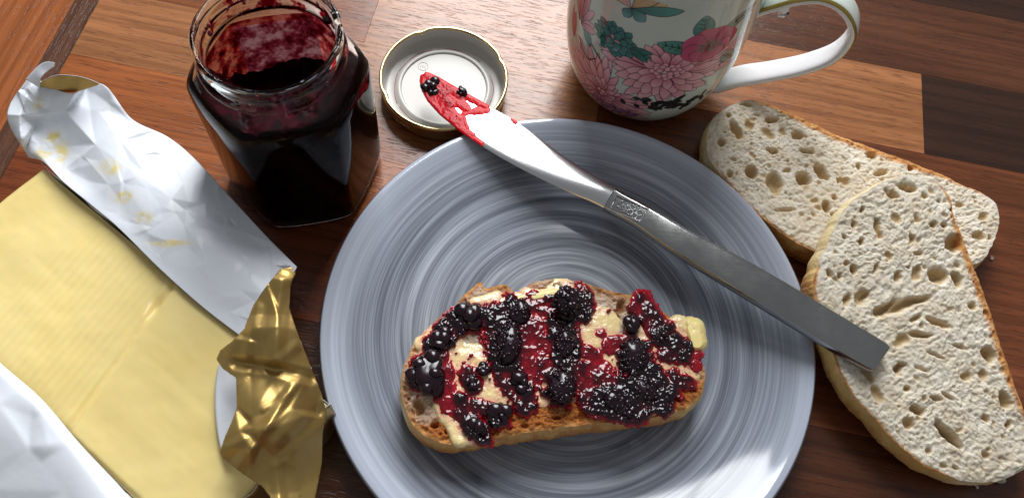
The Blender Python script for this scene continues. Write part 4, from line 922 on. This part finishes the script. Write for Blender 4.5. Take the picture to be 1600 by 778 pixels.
zq = Print.ZZ; rq = mugr(zq) + .00004
V = np.stack([rq[None] * np.cos(Print.TH)[:, None], rq[None] * np.sin(Print.TH)[:, None], np.repeat(zq[None], Print.NT, 0)], -1).reshape(-1, 3)
ii, jj_ = np.meshgrid(np.arange(Print.NT), np.arange(Print.NZ - 1), indexing='ij'); i2 = (ii + 1) % Print.NT
Fc = np.stack([ii * Print.NZ + jj_, i2 * Print.NZ + jj_, i2 * Print.NZ + jj_ + 1, ii * Print.NZ + jj_ + 1], -1).reshape(-1, 4)
mesh_obj('floral_print', V, Fc, M['prt'], mug, True, dict(col=Print.CV.reshape(-1, 3)))['label'] = 'pink chrysanthemums, teal leaves and a butterfly on pale green glaze'

# ------------------------------------------------------------------ butter block
BO = at([(62, 257)], .035)[0]; bd = np.array([.868, -.497, 0]); bd /= np.linalg.norm(bd); bn = np.array([bd[1], -bd[0], 0])
BLn, BW, BH = .168, .0690, .0345
nu, nv = 200, 90
uu = np.linspace(0, 1, nu); vv = np.linspace(0, 1, nv); Ug, Vg = np.meshgrid(uu * BLn, vv * BW, indexing='ij')
stepx = .085 + .016 * Vg / BW
ztop = BH - .0021 * sstep(.0016, -.0016, Ug - stepx + .003 * (fbm(Ug * 0 + 3, Vg * 60, 6) - .5)) + .0008 * np.exp(-((Ug - stepx + .0035) / .0016) ** 2)
gm = sstep(.030, .045, Ug) * sstep(0, -.004, Ug - stepx)
ztop = ztop + gm * (.00011 * np.sin((Ug - .16 * Vg) / .0034 * 6.28 + 1.5 * fbm(Ug * 40, Vg * 20, 2)) + .00002 * np.sin((Ug - .16 * Vg) / .0013 * 6.28)) + (fbm(Ug * 35, Vg * 35, 3) - .5) * .0018 + (fbm(Ug * 8, Vg * 120, 5) - .5) * .0003
dq = at([(240, 474)], BH)[0] - BO; du, dv_ = dq @ bd, dq @ bn
aq = (Ug - du) * .45 + (Vg - dv_) * .9; bq = (Ug - du) * .9 - (Vg - dv_) * .45
ztop = ztop - .0022 * np.exp(-(aq / .0050) ** 2 - (bq / .0022) ** 2)
edg = np.minimum(np.minimum(Ug, BLn - Ug), np.minimum(Vg, BW - Vg)); ztop = ztop - .0012 * (1 - sstep(0, .0022, edg))
Pt = bd * Ug[..., None] + bn * Vg[..., None]; Pt[..., 2] = ztop
Vt = Pt.reshape(-1, 3); Fc = [list(q) for q in gridfaces(nu, nv)]
per = [i * nv for i in range(nu)] + [(nu - 1) * nv + j for j in range(1, nv)] + [i * nv + nv - 1 for i in range(nu - 2, -1, -1)] + [j for j in range(nv - 2, 0, -1)]
low = Vt[per].copy(); low[:, 2] = .0012; o0 = len(Vt); m_ = len(per)
for k in range(m_): Fc.append([per[k], per[(k + 1) % m_], o0 + (k + 1) % m_, o0 + k][::-1])
Fc.append(list(range(o0, o0 + m_)))
bb = mesh_obj('butter_block', np.vstack([Vt, low]), Fc, M['butter']); bb.location = (BO[0], BO[1], 0)
bm = bmesh.new(); bm.from_mesh(bb.data); bmesh.ops.recalc_face_normals(bm, faces=bm.faces); bm.to_mesh(bb.data); bm.free()
tag(bb, 'yellow block of butter with scraped top in its opened wrapper', 'butter')

# ------------------------------------------------------------------ butter wrapper
wr = thing('butter_wrapper', 'opened gold and white foil paper wrapper around the butter block', 'wrapper', (BO[0], BO[1], 0))
WO = np.array([BO[0], BO[1], 0])
def sheet(name, Pin, front, back, grease=None, th=.00018, faces=None):
    """a paper sheet: the printed/white face and, just behind it, the other face"""
    n_, m_ = Pin.shape[:2]; V = Pin.reshape(-1, 3) - WO; fc = gridfaces(n_, m_) if faces is None else faces
    me_n = np.zeros_like(V)
    for q in range(4):
        a = V[fc[:, q]]; b = V[fc[:, (q + 1) % 4]]; c = V[fc[:, q - 1]]; np.add.at(me_n, fc[:, q], np.cross(b - a, c - a))
    me_n /= np.linalg.norm(me_n, axis=1)[:, None] + 1e-12
    if me_n[:, 2].mean() < 0: fc = fc[:, ::-1]; me_n = -me_n
    o0 = len(V); V2 = V - me_n * th
    F_ = np.vstack([fc, fc[:, ::-1] + o0])
    e = {}
    for f in fc:
        for q in range(len(f)): k = (f[q], f[(q + 1) % len(f)]); e[k] = 1
    rim = [[b, a, a + o0, b + o0] for a, b in e if (b, a) not in e]
    g = np.zeros(len(V)) if grease is None else grease
    F2 = F_.tolist() + rim
    return mesh_obj(name, np.vstack([V, V2]), F2, [front, back], wr, True, dict(grease=np.concatenate([g, g * 0])), [0] * len(fc) + [1] * len(fc) + [1] * len(rim))
GOLDC = (((370, 566), (425, 574), -.0035, 9), ((425, 574), (486, 590), -.0035, 9), ((366, 738), (470, 592), .0022, 10), ((396, 700), (456, 604), .0016, 7), ((346, 706), (425, 660), .0018, 8), ((440, 440), (428, 560), .0030, 12), ((402, 480), (384, 556), .0018, 8), ((505, 640), (430, 712), -.0024, 10), ((430, 712), (438, 790), .0020, 9), ((412, 640), (452, 612), .0012, 5), ((462, 540), (430, 570), .0014, 8))
def creases(X, Y, L_):
    z_ = 0
    for a, b, amp, w in L_:
        ex, ey = b[0] - a[0], b[1] - a[1]; t_ = np.clip(((X - a[0]) * ex + (Y - a[1]) * ey) / (ex * ex + ey * ey), 0, 1); d_ = np.hypot(X - a[0] - t_ * ex, Y - a[1] - t_ * ey)
        z_ = z_ + amp * np.clip(1 - d_ / (w * 1.5), 0, 1)
    return z_
# long white flap turned out along the far side
fl_in = [(44, 246, .030), (69, 254, .0368), (102, 287, .0372), (142, 320, .0372), (185, 356, .0372), (250, 420, .0372), (315, 478, .0372), (372, 522, .0370), (402, 545, .0365)]
fl_md = [(11, 180, .044), (80, 195, .0345), (128, 220, .0385), (168, 248, .0395), (216, 280, .0400), (272, 330, .0400), (334, 395, .0400), (395, 445, .0400), (430, 480, .0400)]
fl_out = [(46, 118, .052), (108, 146, .047), (160, 132, .046), (206, 186, .039), (262, 214, .035), (306, 250, .033), (370, 319, .032), (418, 371, .033), (464, 417, .036)]
def gridsurf(rows_, n_, m_):
    R_ = [catmull(np.array(q, float), n_, False) for q in rows_]
    out = []
    for i in range(n_): out.append(catmull(np.array([q[i] for q in R_]), m_, False))
    return np.array(out)
S = gridsurf([fl_in, fl_md, fl_out], 300, 130)
zf = S[..., 2] + (facets(S[..., 0], S[..., 1], *scatter(12, 95, 0, 480, 90, 560, .0040, lambda x, y: np.interp(x, [0, 120, 220, 340, 480], [1.2, 1.0, .55, .6, .8]))) + facets(S[..., 0], S[..., 1], *scatter(13, 420, 0, 480, 90, 560, .0008))) * sstep(0, .25, np.linspace(0, 1, 130))[None] * np.interp(np.linspace(0, 1, 300), [0, .2, .4, .8, 1], [1.4, 1.0, .7, .6, .9])[:, None]
W_ = at(np.stack([S[..., 0].ravel(), S[..., 1].ravel()], 1), zf.ravel()).reshape(300, 130, 3)
gr = np.zeros((300, 130))
for gx, gy, ra, rb in ((95, 238, 10, 16), (172, 262, 14, 10), (195, 308, 14, 8), (225, 340, 10, 8), (60, 165, 6, 9), (85, 215, 12, 8), (265, 380, 25, 5), (70, 240, 14, 8)):
    gr = np.maximum(gr, np.exp(-((S[..., 0] - gx) / ra) ** 2 - ((S[..., 1] - gy) / rb) ** 2) * 1.5)
sheet('side_flap', W_, M['paper'], M['foil'], np.clip(gr, 0, 1).ravel())
# curled corner of the flap, its gold face showing
S = gridsurf([[(60, 131, .0500), (84, 119, .0535), (108, 118, .055), (132, 122, .055), (154, 130, .0530)], [(60, 136, .047), (82, 140, .046), (100, 144, .0455), (122, 143, .047), (154, 133, .0520)]], 40, 14)
W_ = at(np.stack([S[..., 0].ravel(), S[..., 1].ravel()], 1), (S[..., 2] + folds(S[..., 0] * .004, S[..., 1] * .004, 5, 4, .1) * .002).ravel()).reshape(40, 14, 3)
sheet('curled_edge', W_, M['foil'], M['paper'])
S = gridsurf([[(40, 124, .0520), (60, 103, .0560), (72, 97, .0575), (86, 98, .0570)], [(62, 138, .0500), (64, 122, .0540), (74, 112, .0550), (85, 104, .0560)]], 30, 14)
W_ = at(np.stack([S[..., 0].ravel(), S[..., 1].ravel()], 1), S[..., 2].ravel()).reshape(30, 14, 3); sheet('turned_corner', W_, M['paper'], M['foil'])
# white flap on the near side
S = gridsurf([[(-110, 452, .0352), (-60, 505, .0356), (0, 566, .0358), (65, 623, .0360), (128, 696, .0360), (199, 772, .0360), (252, 842, .0358)], [(-130, 520, .0375), (-80, 560, .0380), (-30, 600, .0385), (38, 662, .0382), (100, 735, .0384), (160, 815, .038), (215, 885, .037)], [(-300, 700, .020), (-240, 760, .020), (-180, 830, .020), (-100, 890, .020), (-30, 950, .020), (40, 1010, .020), (110, 1060, .020)]], 150, 70)
zf = S[..., 2] + facets(S[..., 0], S[..., 1], *scatter(14, 120, -310, 250, 440, 1070, .0035)) * sstep(0, .3, np.linspace(0, 1, 70))[None]
W_ = at(np.stack([S[..., 0].ravel(), S[..., 1].ravel()], 1), zf.ravel()).reshape(150, 70, 3); sheet('near_flap', W_, M['paper'], M['foil'])
# gold end folded back over the butter
gold_out = [(438, 420), (455, 417), (462, 428), (454, 443), (452, 481), (466, 523), (483, 566), (502, 613), (511, 646), (504, 675), (503, 722), (496, 760), (488, 800), (440, 800), (410, 760), (381, 741), (348, 717), (343, 706), (352, 680), (363, 656), (370, 637), (369, 590), (348, 576), (338, 561), (344, 547), (362, 533), (381, 514), (396, 476), (415, 448)]
gctl = np.array([(445, 420, .064), (398, 476, .060), (340, 560, .050), (362, 540, .056), (370, 640, .052), (345, 708, .047), (382, 741, .046), (420, 790, .042), (490, 790, .032), (504, 700, .034), (511, 646, .040), (483, 566, .050), (452, 481, .060), (425, 520, .0625), (420, 572, .0570), (420, 590, .0520), (430, 640, .0560), (470, 660, .0500), (400, 690, .0545), (440, 730, .0440), (380, 560, .0560), (460, 590, .0545), (395, 620, .0560), (455, 690, .0520)], float)
xs = np.arange(330, 520, 2.6); ys = np.arange(412, 800, 2.6); Xg, Yg = np.meshgrid(xs, ys, indexing='ij')
def tps(X, Y, C_):
    P = C_[:, :2] / 100; n_ = len(P)
    def K(d2): return .5 * d2 * np.log(d2 + 1e-9)
    A = np.zeros((n_ + 3, n_ + 3)); A[:n_, :n_] = K(((P[:, None] - P[None]) ** 2).sum(-1)) + np.eye(n_) * .02
    A[:n_, n_] = 1; A[:n_, n_ + 1:] = P; A[n_, :n_] = 1; A[n_ + 1:, :n_] = P.T
    w = np.linalg.solve(A, np.concatenate([C_[:, 2], np.zeros(3)])); Q = np.stack([X, Y], -1) / 100
    z_ = w[n_] + Q @ w[n_ + 1:]
    for k in range(n_): z_ = z_ + w[k] * K(((Q - P[k]) ** 2).sum(-1))
    return z_
sd = polydist(Xg, Yg, gold_out)
# pull grid points near the outline exactly onto it
ol = np.array([gold_out[i] for i in range(len(gold_out))], float)
def snap(x, y):
    best = None; bdist = 1e9
    for i in range(len(ol)):
        a = ol[i - 1]; e = ol[i] - a; t_ = min(1, max(0, ((x - a[0]) * e[0] + (y - a[1]) * e[1]) / (e @ e))); q = a + t_ * e; d_ = math.hypot(q[0] - x, q[1] - y)
        if d_ < bdist: bdist = d_; best = q
    return best
near = (sd < 0) & (sd > -2.7)
for i, j in zip(*np.nonzero(near)): Xg[i, j], Yg[i, j] = snap(Xg[i, j], Yg[i, j])
inside = (sd >= 0) | near
zg = tps(Xg, Yg, gctl) + folds(Xg * .003, Yg * .003, 77, 6, .34, .12) * .0105 + folds(Xg * .003, Yg * .003, 78, 4, .12, .2) * .0016 * .4 + creases(Xg, Yg, GOLDC) * .7 + facets(Xg, Yg, *scatter(15, 60, 325, 520, 410, 800, .0026))
W_ = at(np.stack([Xg.ravel(), Yg.ravel()], 1), zg.ravel()).reshape(*Xg.shape, 3)
fc = gridfaces(*Xg.shape); fc = fc[inside.ravel()[fc].all(1)]
keep = np.unique(fc); mp = -np.ones(Xg.size, int); mp[keep] = np.arange(len(keep))
sheet('gold_end_fold', W_.reshape(-1, 3)[keep].reshape(len(keep), 1, 3), M['foil'], M['paper'], None, .00018, mp[fc])
# white inside face showing between the fold and the butter
S = gridsurf([[(345, 560, .0400), (337, 590, .0385), (336, 640, .0380), (342, 690, .0378), (352, 722, .0378)], [(392, 560, .0470), (392, 600, .0440), (392, 640, .0430), (392, 690, .0420), (392, 722, .0410)]], 40, 16)
W_ = at(np.stack([S[..., 0].ravel(), S[..., 1].ravel()], 1), (S[..., 2] + folds(S[..., 0] * .004, S[..., 1] * .004, 9, 4, .2) * .002).ravel()).reshape(40, 16, 3); sheet('inner_end', W_, M['paper'], M['foil'])
# side paper hugging the block, standing on the table
hug = []
for (u0, v0), (u1, v1) in (((-.0012, -.0012), (BLn + .0012, -.0012)), ((BLn + .0012, -.0012), (BLn + .0012, BW + .0012)), ((BLn + .0012, BW + .0012), (-.0012, BW + .0012))):
    a = bd * u0 + bn * v0; b = bd * u1 + bn * v1; tt_ = np.linspace(0, 1, 40)
    G = np.array([[a + (b - a) * q + np.array([0, 0, .0004 + .0335 * w]) + np.cross([0, 0, 1], (b - a)) / np.linalg.norm(b - a) * -.0006 * math.sin(40 * q) for w in np.linspace(0, 1, 8)] for q in tt_]) + WO
    sheet('side_wall', G, M['foil'], M['paper'])

# ------------------------------------------------------------------ crumbs on the board
for k, (px, r_) in enumerate([((1553, 748), .0030), ((1524, 758), .0013), ((1548, 404), .0010)]):
    parts = [blob((random.uniform(-1, 1) * r_ * .7, random.uniform(-1, 1) * r_ * .7, r_ * .5 + random.uniform(0, .5) * r_), r_ * random.uniform(.35, .6), 2, 1, .5, k * 9 + q) for q in range(7)]
    V, Fc = joinm(parts); V[:, 2] -= V[:, 2].min(); o = mesh_obj('bread_crumb', V, Fc, M['crumb'], None, True, dict(pore=np.zeros(len(V)), crust=np.zeros(len(V))))
    o.location = at([px], 0)[0]
    tag(o, ('largest white bread crumb beside the leaning slice', 'small white bread crumb beside the leaning slice', 'tiny bread crumb at the end of the flat slice')[k], 'crumb', 'bread crumbs on the table')
